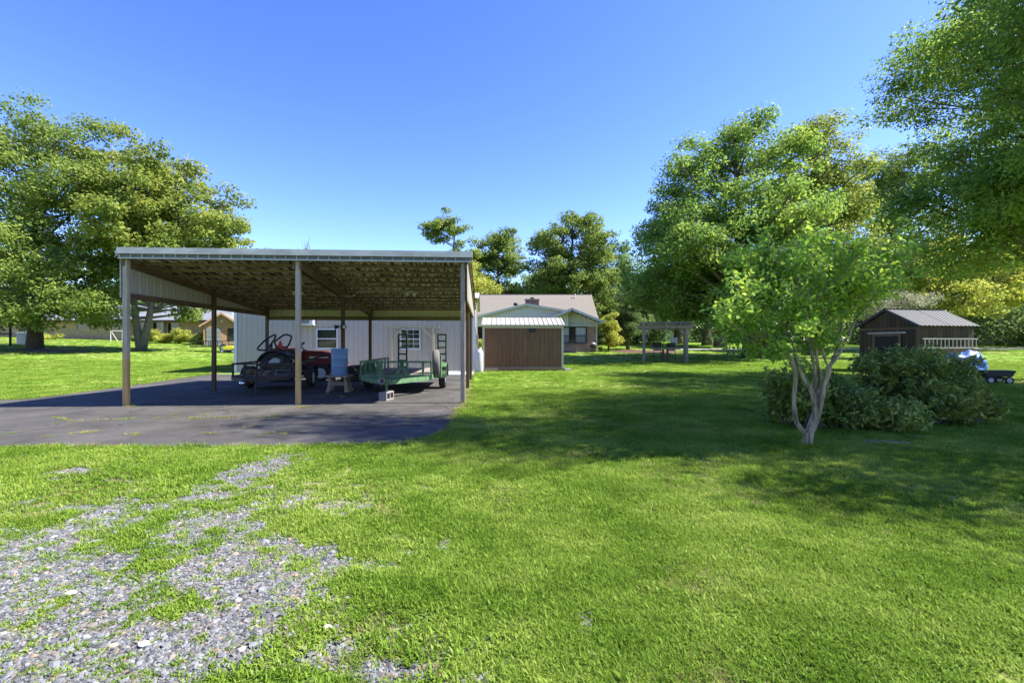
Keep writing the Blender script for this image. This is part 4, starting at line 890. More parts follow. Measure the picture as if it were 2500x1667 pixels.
for k in range(5): MB().bx(-1.0, 1.0, -.32 + k * .13, -.20 + k * .13, .86, .90).build('top_plank', m_wood_grey, t)
for s_ in (-1, 1): MB().bx(s_ * .14 - .07, s_ * .14 + .07, -.07, .07, 0, .86).build('leg', m_wood_brown, t)
MB().bx(-.95, .95, -.28, -.24, .78, .86).bx(-.95, .95, .24, .28, .78, .86).build('apron', m_wood_grey, t)
m_cush = M('pale_cushion', (.45, .45, .43), .9)
def barchair(x, y, rz, label):
    qx, qy = pg(x, y); t = thing('bar_chair', label, 'chair', onground(qx, qy), rz, 'bar chairs under the pergola')
    MB().bx(-.26, .26, -.24, .24, .66, .70).build('seat', m_wood_dark, t); MB().bx(-.24, .24, -.22, .22, .70, .76).build('cushion', m_cush, t, bevel=.02)
    for sx in (-1, 1):
        MB().bar((sx * .24, -.22, .68), (sx * .27, -.27, 0), .03, .03).build('leg', m_black, t)
        MB().bar((sx * .24, .22, .68), (sx * .27, .29, 0), .03, .03).build('leg', m_black, t)
        MB().bar((sx * .26, .22, .7), (sx * .26, .30, 1.18), .03, .03).build('back_post', m_black, t)
        MB().bx(sx * .28 - .02, sx * .28 + .02, -.22, .26, .90, .93).build('armrest', m_black, t)
    for k in range(3): MB().bx(-.25, .25, .255 + k * .018, .28 + k * .018, .86 + k * .115, .965 + k * .115).build('back_slat', m_wood_dark, t)
    MB().bx(-.26, .26, -.26, -.235, .26, .29).build('footrest', m_black, t)
barchair(.85, 1.75, R(-17), 'tall dark bar chair at the left of the table under the pergola')
barchair(1.75, 1.80, R(-20), 'tall dark bar chair at the right of the table under the pergola')

# ------------------------------------------------------------------ dark barn at the right
BN = thing('barn_shed', 'dark board barn shed with ribbed charcoal metal roof behind the bushes', 'shed', (18.0, 20.5, 0), R(12))
LN, WD_, EV, RG = 3.2, 2.76, 2.20, 2.95
MB().bx(.03, LN - .03, .03, WD_ - .03, 0, EV).build('core', m_wood_dark, BN)
k = 16
for i in range(k): MB().bx(i * LN / k + .006, (i + 1) * LN / k - .006, 0, .029, .02, EV).build('wall_board', m_wood_dark, BN)
k = 14
for i in range(k):
    a, b = i * WD_ / k + .006, (i + 1) * WD_ / k - .006
    f_ = lambda y: EV + (RG - EV - .08) * (1 - abs(y - WD_ / 2) / (WD_ / 2))
    MB().prism([(a, .02), (b, .02), (b, f_(b)), (a, f_(a))], 0, .029, Matrix(((0, 0, 1, 0), (1, 0, 0, 0), (0, 1, 0, 0), (0, 0, 0, 1)))).build('wall_board', m_wood_dark, BN)
MB().bx(-.03, -.002, -.02, WD_ + .02, 1.98, 2.08).bx(-.032, -.001, -.03, .08, 0, 1.98).build('trim_board', m_wood_brown, BN)
dr = MB().bx(-.05, -.031, .75, 2.0, .1, 1.72).build('door', M('dark_door', (.018, .013, .010), .85), BN)
MB().bx(-.07, -.051, .70, 2.05, 1.68, 1.78).bx(-.07, -.051, .70, 2.05, .78, .86).bx(-.068, -.052, .70, .82, .05, 1.68).bx(-.068, -.052, 1.93, 2.05, .05, 1.68).build('door_frame', m_wood_brown, dr)
MB().bx(-.052, -.032, .5, 2.3, 1.80, 1.88).build('door_track', m_alu, BN)
for i in range(4):
    w_ = (LN + .3) / 4; u0 = -.15 + i * w_; hwv = WD_ / 2 + .14; sl_ = (RG - EV) / (WD_ / 2)
    for s_ in (0, 1): rib_sheet('roof_sheet', m_dark_roof, BN, u0, u0 + w_, lambda u: 0, lambda u: hwv, (lambda u, v, n_: (u, -.14 + v, EV - .06 + v * sl_ + n_)) if s_ == 0 else (lambda u, v, n_: (u, WD_ + .14 - v, EV - .06 + v * sl_ + n_)), pitch=.2286, rh=.025, rw=.05)
MB().bx(-.16, LN + .16, WD_ / 2 - .08, WD_ / 2 + .08, RG + .02, RG + .045).build('ridge_cap', m_dark_roof, BN)
for s_ in (-1, 1):
    y0 = -.15 if s_ < 0 else WD_ + .15
    MB().bar((-.16, y0, EV - .1), (-.16, WD_ / 2, RG - .02), .02, .12).build('rake_trim', m_dark_roof, BN)
t = thing('ladder', 'aluminium ladder hung sideways along the barn shed wall', 'ladder', (18.05, 20.36, 1.12), R(12))
for z in (0, .40): MB().bx(0, 3.15, -.035, .0, z, z + .06).build('rail', m_alu, t)
for i in range(14): MB().bx(.10 + i * .225, .135 + i * .225, -.03, -.006, .06, .40).build('rung', m_alu, t)
# lean-to bits in front of the shed
def lump(name, label, cat, loc, d, mat, seed, rz=0, amp=.16):
    b = bmesh.new(); bmesh.ops.create_icosphere(b, subdivisions=4, radius=1); rnd = np.random.RandomState(seed)
    for v in b.verts:
        p = v.co; f_ = 1 + amp * (math.sin(3 * p.x + seed) * math.sin(4 * p.y + 2 * seed) + .6 * math.sin(9 * p.z + 5 * p.x + seed) * math.cos(7 * p.y) + .35 * math.sin(17 * p.x - 11 * p.z))
        v.co = Vector((p.x * d[0] / 2 * f_, p.y * d[1] / 2 * f_, max(-.02, (p.z * f_ * .75 + .28)) * d[2]))
    me = bpy.data.meshes.new(name); b.to_mesh(me); b.free(); me.materials.append(mat)
    me.polygons.foreach_set('use_smooth', [True] * len(me.polygons))
    o = bpy.data.objects.new(name, me); COL.objects.link(o); o.location = loc; o.rotation_euler = (0, 0, rz); return tag(o, label, cat)
lump('tarp_covered_pile', 'crumpled blue tarp over a pile in front of the barn shed', 'tarp', (17.75, 18.2, 0), (2.0, 1.1, 1.0), m_tarp, 2, R(10))
lump('white_sack', 'small pale grey plastic sack lying on the blue tarp pile', 'sack', (17.25, 17.85, .50), (.5, .35, .32), M('grey_sack', (.26, .27, .28), .6), 5)
t = thing('garden_cart', 'small black dump cart standing on the grass right of the bushes', 'cart', (16.25, 15.6, 0), R(-14)); t.scale = (.72, .72, .72)
MB().prism([(-.50, .30), (.50, .34), (.66, .62), (-.60, .62)], -.33, .33, Mxz).build('tub', m_black, t, bevel=.02)
MB().bar((-.45, 0, .26), (.45, 0, .26), .3, .06).bar((-.45, 0, .26), (-1.2, 0, .35), .05, .05).build('frame', m_black, t)
for sx in (-.32, .38):
    for sy in (-1, 1): wheel(t, (sx, sy * .30, .17), .17, .10, R(90))
tag(MB().box((0, 0, .04), (.9, .5, .08)).build('stone_slab', m_concrete, bevel=.015), 'pale stone slab lying on the grass behind the bushes', 'slab').location = (13.6, 17.2, 0)

# ------------------------------------------------------------------ left lawn: goal, box, playhouse, trailer
t = thing('goal_frame', 'small white goal frame on the lawn before the ranch house', 'goal', onground(-45.2, 52.9), R(8))
for pts in (((-.6, 0, 0), (-.6, 0, 1.25)), ((.6, 0, 0), (.6, 0, 1.25)), ((-.6, 0, 1.25), (.6, 0, 1.25)), ((-.6, 0, 1.25), (-.35, .8, 0)), ((.6, 0, 1.25), (.75, .8, 0)), ((-.35, .8, 0), (.75, .8, 0))): MB().tube(pts, .04, 8).build('tube', m_white_paint, t)
t = thing('storage_box', 'white plastic storage box beside the big oak trunk', 'box', onground(-46.6, 44.5), R(5))
MB().bx(-.62, .62, -.4, .4, 0, 1.0).build('body', m_white_paint, t, bevel=.03)
for k in range(7): MB().bx(-.58 + k * .17, -.48 + k * .17, -.415, -.402, .06, .92).build('front_slat', m_white_paint, t)
MB().bx(-.66, .66, -.44, .44, 1.0, 1.14).build('lid', m_white_paint, t, bevel=.03)
t = thing('play_house', 'dark wooden play tower with slide at the left edge', 'play tower', onground(-46.0, 40.6), R(6))
for x in (-1.1, 1.1):
    for y in (-.8, .8): MB().bx(x - .06, x + .06, y - .06, y + .06, -.2, 2.7).build('post', m_wood_dark, t)
MB().bx(-1.2, 1.2, -.9, .9, 1.05, 1.15).build('deck', m_wood_dark, t)
for k in range(12): MB().bx(-1.15 + k * .19, -.99 + k * .19, -.90, -.86, 1.15, 2.05).build('wall_board', m_wood_dark, t)
pan('roof', [(-1.4, -1.1, 2.6), (1.4, -1.1, 2.6), (1.4, 0, 3.3), (-1.4, 0, 3.3)], m_dark_roof, t, .04); pan('roof', [(1.4, 1.1, 2.6), (-1.4, 1.1, 2.6), (-1.4, 0, 3.3), (1.4, 0, 3.3)], m_dark_roof, t, .04)
MB().bar((-.6, -.9, 1.1), (-1.0, -2.6, .1), .5, .05).build('slide', M('slide_red', (.25, .04, .03), .5), t)
# black flat trailer with yellow equipment by the garage
t = thing('flatbed_trailer', 'black flatbed trailer parked on the left lawn behind the carport', 'trailer', onground(-25.9, 41.3), R(-3))
MB().bx(-2.4, 2.3, -.75, .75, .42, .52).build('deck', m_black, t); MB().bx(-2.9, -2.4, -.05, .05, .40, .48).build('tongue', m_black, t)
for s_ in (-1, 1):
    MB().bx(-2.4, .2, s_ * .75 - .025, s_ * .75 + .025, .92, .97).build('top_rail', m_black, t)
    for k in range(5): MB().bx(-2.4 + k * .63, -2.35 + k * .63, s_ * .75 - .02, s_ * .75 + .02, .52, .92).build('rail_post', m_black, t)
    for x in (.75, 1.55): wheel(t, (x, s_ * .86, .33), .33, .2, R(90), mat_r=m_white_paint)
    MB().bx(.3, 2.0, s_ * .86 - .12, s_ * .86 + .12, .70, .74).build('fender', m_alu, t)
t = thing('yellow_mower', 'yellow lawn mower standing in front of the black flatbed trailer', 'mower', onground(-24.35, 39.9), R(12))
MB().prism([(-.55, .25), (.55, .25), (.6, .45), (.2, .62), (-.35, .55)], -.35, .35, Mxz).build('body', m_yellow, t, bevel=.04)
for x in (-.42, .42):
    for s_ in (-1, 1): wheel(t, (x, s_ * .40, .17), .17, .12, R(90))
MB().bx(-.5, .5, -.42, .42, .10, .24).build('deck', m_black, t, bevel=.03)
MB().tube([(-.3, -.25, .5), (-.75, -.25, .95), (-.75, .25, .95), (-.3, .25, .5)], .02, 6).build('handle', m_black, t)
# far neighbour at the right behind the trees
NB = H(58, 60)
t = thing('far_house', 'far house with flat chimney cap glimpsed through the trees at right', 'house', (60, 62, NB))
MB().bx(-9, 9, 0, 8, -1, 2.6).build('wall', m_brick_tan, t)
pan('roof', [(-9.6, -.6, 2.6), (9.6, -.6, 2.6), (9.6, 4, 4.6), (-9.6, 4, 4.6)], m_shingle, t, .08); pan('roof', [(9.6, 8.6, 2.6), (-9.6, 8.6, 2.6), (-9.6, 4, 4.6), (9.6, 4, 4.6)], m_shingle, t, .08)
c_ = MB().bx(-1.0, 1.0, 2.6, 4.0, 3.0, 5.6).build('chimney', m_brick_tan, t); MB().bx(-1.4, 1.4, 2.3, 4.3, 5.75, 5.9).bx(-.9, -.8, 2.8, 3.8, 5.6, 5.75).bx(.8, .9, 2.8, 3.8, 5.6, 5.75).build('cap', m_white_paint, c_)
t = thing('far_wall', 'low pale wall of a neighbour seen between the far trunks', 'wall', onground(30, 74)); MB().bx(-10, 14, 0, .3, -.5, 1.9).build('body', M('pale_wall', (.5, .5, .48), .8), t)
for k, (x, lb) in enumerate(((19.6, 'pale utility cabinet far behind the pergola'),)):
    t = thing('utility_cabinet', lb, 'cabinet', onground(x, 56)); MB().bx(-.33, .33, -.3, .3, -.1, 1.0).build('body', m_white_paint, t, bevel=.04)

# ------------------------------------------------------------------ trees and bushes
LF_OAK = leaf_mat('oak_leaf', (.034, .072, .013), (.066, .118, .020), (.125, .170, .034))
LF_MAPLE = leaf_mat('maple_leaf', (.040, .075, .012), (.080, .125, .020), (.150, .180, .034))
LF_DARK = leaf_mat('dark_leaf', (.022, .050, .016), (.040, .082, .024), (.075, .125, .034))
LF_BLUE = leaf_mat('cool_green_leaf', (.026, .066, .022), (.052, .112, .034), (.100, .165, .050))
LF_GREEN = leaf_mat('mid_green_leaf', (.036, .086, .014), (.070, .140, .022), (.130, .205, .034))
LF_YELLOW = leaf_mat('yellow_green_leaf', (.075, .115, .014), (.140, .180, .024), (.215, .240, .045), trans=.45)
LF_BRIGHT = leaf_mat('bright_myrtle_leaf', (.046, .115, .014), (.100, .215, .020), (.225, .330, .030), trans=.45, nscale=1.3, gloss=.02)
LF_BUSH = leaf_mat('glossy_bush_leaf', (.034, .070, .013), (.084, .146, .026), (.195, .255, .060), trans=.25, nscale=2.2, gloss=.03)
LF_BUSH2 = leaf_mat('olive_bush_leaf', (.036, .066, .011), (.088, .142, .022), (.205, .255, .056), trans=.25, nscale=2.2, gloss=.03)

def leaf_mesh(name, C, L, Wd, rng, up=.6, out=None):
    n = len(C)
    N = rng.normal(size=(n, 3)); N[:, 2] = np.abs(N[:, 2]) * .8 + up
    if out is not None: N += out * .9
    N /= np.linalg.norm(N, axis=1, keepdims=True)
    A = rng.normal(size=(n, 3)); A[:, 2] -= .35
    A -= N * (A * N).sum(1, keepdims=True); A /= np.linalg.norm(A, axis=1, keepdims=True)
    B = np.cross(N, A); s = rng.uniform(.5, 1.45, (n, 1))
    a = A * L * s * .5; b = B * Wd * s * .5
    V = np.stack([C - a, C + b - a * .15, C + a, C - b - a * .15], 1).reshape(-1, 3)
    return mesh_np(name, V, np.arange(4 * n).reshape(-1, 4))

def clumps(blobs, n, rng, shell=.55):
    """clump centres through the ellipsoids, more of them near the outside"""
    wts = np.array([(b[3] * b[4] * b[5]) ** .72 for b in blobs]); wts /= wts.sum()
    k = rng.choice(len(blobs), n, p=wts); B = np.array([b[:6] for b in blobs])[k]
    d = rng.normal(size=(n, 3)); d /= np.linalg.norm(d, axis=1, keepdims=True)
    r = rng.uniform(0, 1, (n, 1)) ** (shell / 1.5) * rng.choice([.72, .9, 1.0, 1.08, 1.24], (n, 1), p=[.2, .25, .3, .17, .08]) * rng.uniform(.9, 1.1, (n, 1))
    return B[:, :3] + d * r * B[:, 3:6], k

def make_tree(name, label, base, blobs, mat, bark, n_cl, per, leaf, cr, tr, seed, fork=.35, group=None, cat='tree', lean=(0, 0), trunks=1, flat=.62, shell=.55, zmin=.6, twigs=.45, limbs=True):
    """blobs in world coordinates; the tree's own origin is at its foot"""
    rng = np.random.RandomState(seed); rd = random.Random(seed)
    bx_, by_ = base; bz = H(bx_, by_); O = np.array([bx_, by_, bz])
    T = thing(name, label, cat, (bx_, by_, bz), 0, group)
    bl = [(b[0] - bx_, b[1] - by_, b[2] - bz) + tuple(b[3:]) for b in blobs]
    if cat == 'tree' and 55 < n_cl < 1000:
        for b in list(bl):
            for _ in range(4):
                d_ = rng.normal(size=3); d_[2] = abs(d_[2]) * .9 - .15; d_ /= np.linalg.norm(d_); f_ = rng.uniform(.22, .42)
                bl.append((b[0] + d_[0] * b[3] * 1.02, b[1] + d_[1] * b[4] * 1.02, b[2] + d_[2] * b[5] * 1.05, b[3] * f_, b[4] * f_, max(b[5] * f_ * 1.1, .5)))
    C, k = clumps(bl, n_cl, rng, shell); ok = C[:, 2] > zmin + rng.uniform(0, .6, n_cl) * cr; C = C[ok]; k = k[ok]
    rad = cr * rng.uniform(.45, 1.25, len(C)); per = per * 1.75; leaf = (leaf[0] * .78, leaf[1] * .78); cnt = np.maximum(3, (per * (rad / cr) ** 2).astype(int))
    idx = np.repeat(np.arange(len(C)), cnt); n = len(idx)
    d = rng.normal(size=(n, 3)); d /= np.linalg.norm(d, axis=1, keepdims=True)
    q = rng.uniform(0, 1, (n, 1)) ** .45
    off = d * q * rad[idx, None]; off[:, 2] *= flat; off[:, :2] *= 1.08
    P = C[idx] + off; P[:, 2] = np.maximum(P[:, 2], .08)
    me = leaf_mesh('crown', P, leaf[0], leaf[1], rng, .55, d)
    me.materials.append(mat); o = bpy.data.objects.new('crown', me); COL.objects.link(o); o.parent = T
    # trunk, limbs, twigs
    mb = MB(); top = max(b[2] + b[5] * .6 for b in bl); cx = sum(b[0] for b in bl) / len(bl); cyy = sum(b[1] for b in bl) / len(bl)
    fz = fork * top
    stems = []
    for s_ in range(trunks):
        ang = 2 * math.pi * s_ / trunks + .25; sp = 0 if trunks == 1 else .30 * top * .5
        ex, ey = cx * .55 + lean[0] + sp * math.cos(ang), cyy * .55 + lean[1] + sp * math.sin(ang)
        pts = []; rr = []
        for i in range(9):
            t_ = i / 8; ee = 1.5 if trunks == 1 else .95; pts.append((ex * t_ ** ee + rd.uniform(-1, 1) * tr * .35 * (i > 0), ey * t_ ** ee + rd.uniform(-1, 1) * tr * .35 * (i > 0), top * .92 * t_ - .15 * (i == 0)))
            rr.append(tr * (1.45 if i == 0 else (1.08 if i == 1 else 1)) * (1 - t_) ** .75 * (1 if trunks == 1 else .7) + tr * .06)
        mb.tube(pts, rr, 12); stems.append((pts, rr))
    if limbs:
        for bi, b in enumerate(bl):
            pts, rr = stems[bi % len(stems)]
            zt = max(fz * rd.uniform(.8, 1.2), b[2] - b[5] * rd.uniform(.4, .9) - .35 * math.hypot(b[0], b[1])); zt = min(max(zt, fz * .7), top * .8)
            t_ = zt / (top * .92); i = min(7, int(t_ * 8)); p0 = Vector(pts[i]).lerp(Vector(pts[i + 1]), t_ * 8 - i); r0 = rr[i] * .55
            p3 = Vector(b[:3]); p1 = p0.lerp(p3, .45) + Vector((rd.uniform(-.4, .4), rd.uniform(-.4, .4), -.08 * (p3 - p0).length))
            L_ = [p0.lerp(p1, t).lerp(p1.lerp(p3, t), t) for t in (0, .25, .5, .75, 1)]
            mb.tube(L_, [r0, r0 * .78, r0 * .55, r0 * .38, r0 * .22], 7)
            mine = np.where(k == bi)[0]
            for j in mine[:int(len(mine) * twigs)]:
                a = L_[rd.choice((2, 3, 3, 4))]; e = Vector(C[j]); mid = a.lerp(e, .55) + Vector((rd.uniform(-.15, .15), rd.uniform(-.15, .15), rd.uniform(-.1, .25))) * cr
                r1 = max(.012, r0 * .20); mb.tube([a, mid, e], [r1, r1 * .6, r1 * .25], 4, cap=False)
    mb.build('trunk', bark, T, smooth=True, fix=False)
    return T

def B(px, py, D, rx, ry, rd_):
    """a crown lobe: centre, half width and half height as seen, half depth in metres"""
    p = W(px, py, D); return (p.x, p.y, p.z, rx / F * D, rd_, ry / F * D)
def foot(px, D): return ((px - 1250) / F * D, D)

# left: big oak, maple beside it
make_tree('oak_tree', 'tall spreading oak on the left lawn, tallest at the left edge', foot(84, 39), [B(60, 330, 39.5, 130, 80, 4.5), B(-40, 450, 39, 150, 130, 5), B(165, 360, 40, 90, 75, 4), B(60, 480, 38, 150, 120, 5.5), B(200, 500, 39, 110, 100, 5),
    B(30, 620, 37.5, 160, 90, 6), B(190, 640, 37.5, 110, 90, 5.5), B(90, 730, 36, 170, 65, 6), B(240, 745, 37, 70, 50, 4), B(150, 772, 36.5, 110, 34, 5), B(10, 775, 36, 100, 34, 5), B(-90, 680, 38, 140, 110, 5)], LF_OAK, m_bark, 620, 105, (.30, .17), 1.15, .42, 11, fork=.22)
make_tree('maple_tree', 'broad rounded maple with forked trunk left of the carport', foot(345, 40.5), [B(330, 420, 41, 85, 70, 4), B(410, 450, 40.5, 80, 75, 4.5), B(280, 520, 40, 80, 90, 4.5), B(400, 540, 39.5, 115, 85, 5), B(490, 530, 40.5, 80, 80, 4.5), B(535, 590, 40.5, 62, 55, 4),
    B(330, 620, 40, 110, 55, 5), B(450, 640, 40, 110, 50, 5), B(300, 700, 40, 55, 45, 3.5), B(455, 755, 41, 45, 28, 3)], LF_MAPLE, m_bark_grey, 430, 105, (.32, .22), 1.1, .36, 12, fork=.17, trunks=2)
# woods beyond the left house
for i, (px, D, tp, hw, mt, lb) in enumerate(((-120, 78, 560, 170, LF_OAK, 'oak behind the ranch house at the far left'), (300, 80, 640, 120, LF_GREEN, 'green tree rising over the ranch house roof'), (560, 84, 690, 90, LF_MAPLE, 'tree behind the peach garage gable'))):
    make_tree('far_tree', lb, foot(px, D), [B(px, (tp + 800) / 2, D, hw, (800 - tp) / 2 * .8, 5), B(px - hw * .5, (tp + 900) / 2, D, hw * .7, (800 - tp) / 3, 5), B(px + hw * .5, (tp + 880) / 2, D, hw * .7, (800 - tp) / 3, 5)], mt, m_bark, 150, 60, (.5, .34), 1.6, .35, 30 + i, group='trees behind the ranch house')
# tree tops over the carport roof
make_tree('round_tree', 'small dark round tree top peeping over the carport roof', foot(682, 70), [B(682, 640, 70, 34, 42, 2.2), B(690, 720, 70, 40, 60, 2.5)], LF_DARK, m_bark, 60, 70, (.4, .28), .9, .25, 41)
def bare_tree():
    x, y = foot(745, 66); T = thing('bare_tree', 'thin leafless tree top above the carport roof', 'tree', onground(x, y)); rd = random.Random(4); mb = MB()
    zt = W(745, 582, 66).z - H(x, y)
    mb.tube([(0, 0, 0), (.1, 0, zt * .4), (0, 0, zt * .72), (.1, 0, zt * .9)], [.3, .2, .11, .05], 8)
    for k in range(46):
        a = rd.uniform(0, 6.28); z0 = zt * rd.uniform(.62, .88); L_ = rd.uniform(.8, 2.0); s_ = rd.uniform(.15, .5)
        p0 = Vector((.05, 0, z0)); p1 = p0 + Vector((math.cos(a) * s_ * L_, math.sin(a) * s_ * L_, L_ * .62)); p2 = p1 + Vector((math.cos(a) * s_ * L_ * .4, math.sin(a) * s_ * L_ * .4, L_ * .55)); p2.z = min(p2.z, zt)
        mb.tube([p0, p1, p2], [.045, .03, .014], 4)
    mb.build('trunk', m_bark_grey, T, fix=False)
bare_tree()
# behind the brick house
make_tree('tall_oak', 'dark airy oak with a high separate top behind the brick house', foot(1105, 62), [B(1100, 555, 62, 52, 38, 3), B(1060, 570, 62, 26, 24, 2), B(1120, 620, 62, 36, 30, 2.5), B(1150, 690, 63, 60, 60, 4)], LF_OAK, m_bark, 190, 80, (.34, .24), .9, .34, 51, fork=.5, shell=.8)
make_tree('airy_oak', 'loose crowned oak right of the high dark top', foot(1215, 66), [B(1225, 585, 66, 36, 28, 2.6), B(1245, 640, 66, 50, 45, 3.5), B(1190, 640, 66, 50, 45, 3.5), B(1230, 720, 65, 70, 55, 4)], LF_OAK, m_bark, 260, 75, (.36, .24), 1.0, .36, 52, fork=.4, shell=.8)
make_tree('yellow_tree', 'yellowish green leafy tree just right of the carport roof', foot(1130, 54), [B(1135, 680, 54, 58, 48, 3), B(1105, 740, 54, 50, 60, 3), B(1175, 735, 54, 50, 55, 3), B(1130, 800, 54, 90, 40, 3)], LF_YELLOW, m_bark, 270, 80, (.30, .20), .95, .28, 53)
make_tree('rounded_oak', 'tall rounded oak behind the brick house chimney', foot(1395, 60), [B(1425, 550, 60, 52, 44, 3.5), B(1360, 600, 60, 58, 50, 4), B(1455, 610, 60, 52, 50, 4), B(1400, 660, 59, 95, 60, 5), B(1330, 690, 60, 65, 65, 4), B(1460, 710, 60, 55, 65, 4), B(1400, 760, 60, 110, 45, 5)], LF_OAK, m_bark, 560, 80, (.34, .23), 1.0, .45, 54, fork=.3)
make_tree('slim_tree', 'slim pale tree filling the gap right of the brick house', foot(1535, 64), [B(1530, 650, 64, 36, 50, 3), B(1545, 730, 64, 45, 55, 3), B(1510, 770, 63, 40, 60, 3)], LF_BLUE, m_bark_grey, 200, 70, (.34, .22), .95, .22, 55)
make_tree('cedar_tree', 'dark dense cedar beside the brick house', foot(1533, 47), [B(1535, 750, 47, 26, 40, 1.4), B(1535, 790, 47, 36, 36, 1.8), B(1530, 815, 47, 34, 22, 1.7)], LF_DARK, m_bark, 150, 120, (.20, .10), .55, .16, 56, fork=.15)
make_tree('golden_bush', 'bright yellow green bush at the corner of the brick house', foot(1486, 43.5), [B(1485, 790, 43.5, 20, 36, 1.0), B(1492, 825, 43.5, 22, 24, 1.0)], LF_YELLOW, m_bark, 60, 90, (.17, .12), .5, .07, 57, cat='bush', zmin=.1)
make_tree('corner_vine', 'dark green shrub climbing beside the house downspout', foot(1468, 42.5), [B(1468, 830, 42.5, 12, 26, .5)], LF_DARK, m_bark, 24, 70, (.16, .1), .4, .05, 58, cat='bush', zmin=.1)
make_tree('patio_shrub', 'yellow green shrub between the propane cylinder and the house', foot(1172, 30), [B(1173, 845, 30, 9, 18, .5)], LF_YELLOW, m_bark, 14, 60, (.14, .09), .3, .04, 59, cat='bush', zmin=.1)
# big trees on the right lawn
make_tree('great_oak', 'great spreading oak behind the pergola with the highest peak on the right', foot(1835, 34), [B(1800, 335, 35, 55, 42, 2.6), B(1740, 395, 34.5, 85, 65, 3.5), B(1850, 420, 34, 100, 75, 4), B(1650, 470, 34.5, 75, 55, 3.5), B(1760, 500, 32.5, 130, 80, 4.5), B(1640, 570, 33.5, 85, 70, 4),
    B(1870, 540, 32.5, 110, 80, 4.5), B(1720, 630, 31.5, 140, 70, 5), B(1610, 680, 33, 75, 55, 3.5), B(1580, 720, 33.5, 45, 45, 3), B(1860, 660, 32, 120, 80, 4.5), B(1800, 760, 32, 120, 60, 4), B(1690, 750, 33, 90, 40, 3.5)], LF_GREEN, m_bark, 760, 100, (.25, .15), 1.0, .50, 61, fork=.2)
make_tree('twin_oak', 'oak with twin feathery tops right of the great oak', foot(1985, 37), [B(1930, 350, 37, 45, 40, 2.6), B(2010, 350, 37, 55, 45, 3), B(1980, 440, 36, 90, 60, 4), B(2050, 500, 36, 60, 70, 3.5), B(1960, 560, 35, 100, 80, 4.5), B(2040, 640, 36, 80, 70, 4), B(1990, 740, 36, 90, 60, 4)], LF_MAPLE, m_bark, 420, 90, (.26, .17), 1.0, .42, 62, fork=.25)
make_tree('pale_oak', 'pale open crowned oak rising over the barn shed', foot(2180, 44), [B(2190, 390, 44, 60, 42, 3), B(2150, 450, 44, 60, 50, 3.5), B(2240, 450, 44, 50, 50, 3), B(2180, 540, 44, 95, 65, 4.5), B(2160, 650, 44, 100, 70, 5)], LF_OAK, m_bark, 330, 80, (.28, .18), 1.0, .4, 63, fork=.35, shell=.8)
make_tree('yellow_oak', 'sunlit yellow green tree behind the barn shed', foot(2330, 46), [B(2330, 600, 46, 110, 75, 4.5), B(2240, 670, 45, 100, 70, 4.5), B(2420, 680, 46, 100, 80, 5), B(2310, 730, 44, 130, 60, 4.5), B(2160, 730, 44, 70, 50, 3.5)], LF_YELLOW, m_bark, 430, 80, (.28, .19), 1.0, .4, 64, fork=.25)
make_tree('pine_grove_tree', 'tall green tree behind the right edge of the picture', foot(2520, 52), [B(2480, 480, 52, 110, 130, 5), B(2560, 600, 52, 130, 130, 5), B(2450, 690, 50, 90, 80, 5)], LF_GREEN, m_bark, 260, 75, (.34, .22), 1.2, .45, 65, fork=.3)
make_tree('silver_shrub', 'large silvery shrub above the barn shed roof', foot(2200, 33), [B(2200, 735, 33, 75, 28, 2), B(2150, 760, 33, 60, 30, 2), B(2200, 800, 33, 90, 40, 2.2)], leaf_mat('silver_leaf', (.045, .065, .040), (.090, .110, .080), (.170, .185, .165)), m_bark_grey, 150, 90, (.14, .08), .6, .12, 66, cat='bush', zmin=.2)
# near oaks whose trunks stand beyond the right edge; they shade the lawn
make_tree('near_oak', 'overhanging oak branches entering at the upper right', (15.0, 9.8), [(13.7, 9.6, 11.0, 3.2, 3.8, 2.2), (11.3, 9.6, 8.2, 2.0, 2.2, .9), (13.9, 9.0, 8.0, 3.0, 3.2, 1.4), (15.4, 9.8, 12.8, 3.8, 4.2, 2.6), (17, 10, 9.5, 3.5, 4, 3), (13.3, 7.2, 9.6, 2.6, 2.4, 1.8), (14.2, 11.2, 6.6, 1.6, 2.0, .7),
    (13.9, 6.0, 6.8, 3.0, 2.4, 1.8), (15.7, 4.8, 8.4, 3.5, 2.6, 2.4), (10.2, 8.3, 14.2, 2.2, 1.2, 1.0), (10.8, 7.6, 13.4, 2.4, 1.2, 1.1), (11.6, 7.4, 12.2, 3.0, 1.6, 1.4), (10.2, 4.6, 6.8, 1.7, 1.1, 1.1), (12.2, 4.2, 6.2, 1.9, 1.2, 1.2)], LF_GREEN, m_bark, 1150, 110, (.165, .060), .80, .38, 71, fork=.3, flat=.42, twigs=.6)
make_tree('shade_oak', 'dark shade oak at the right edge behind the bushes', (20.2, 17.2), [(19.0, 16.8, 8.8, 3.6, 4.2, 2.4), (16.6, 16.5, 6.0, 2.2, 3.0, 1.6), (18.2, 17.0, 5.6, 3.0, 3.4, 1.7), (20.5, 18, 12.0, 4.0, 4.2, 2.8), (18.5, 15, 11.0, 3.4, 3.4, 2.4), (21, 14.5, 6.5, 3, 3, 2.5), (17.6, 15.6, 7.4, 2.2, 2.4, 1.5)], LF_GREEN, m_bark, 820, 120, (.19, .085), .9, .26, 72, fork=.25, flat=.5)
make_tree('side_oak', 'oak standing outside the picture to the right, shading the lawn', (22.5, 11.5), [(21.5, 12.0, 8.5, 4.2, 4.0, 3.2), (23.5, 11, 12.5, 4, 4, 3), (20.0, 13.6, 6.6, 3, 3, 2), (20.5, 8.6, 7.5, 3, 3, 2.2)], LF_OAK, m_bark, 230, 100, (.26, .14), 1.1, .42, 73, fork=.3)
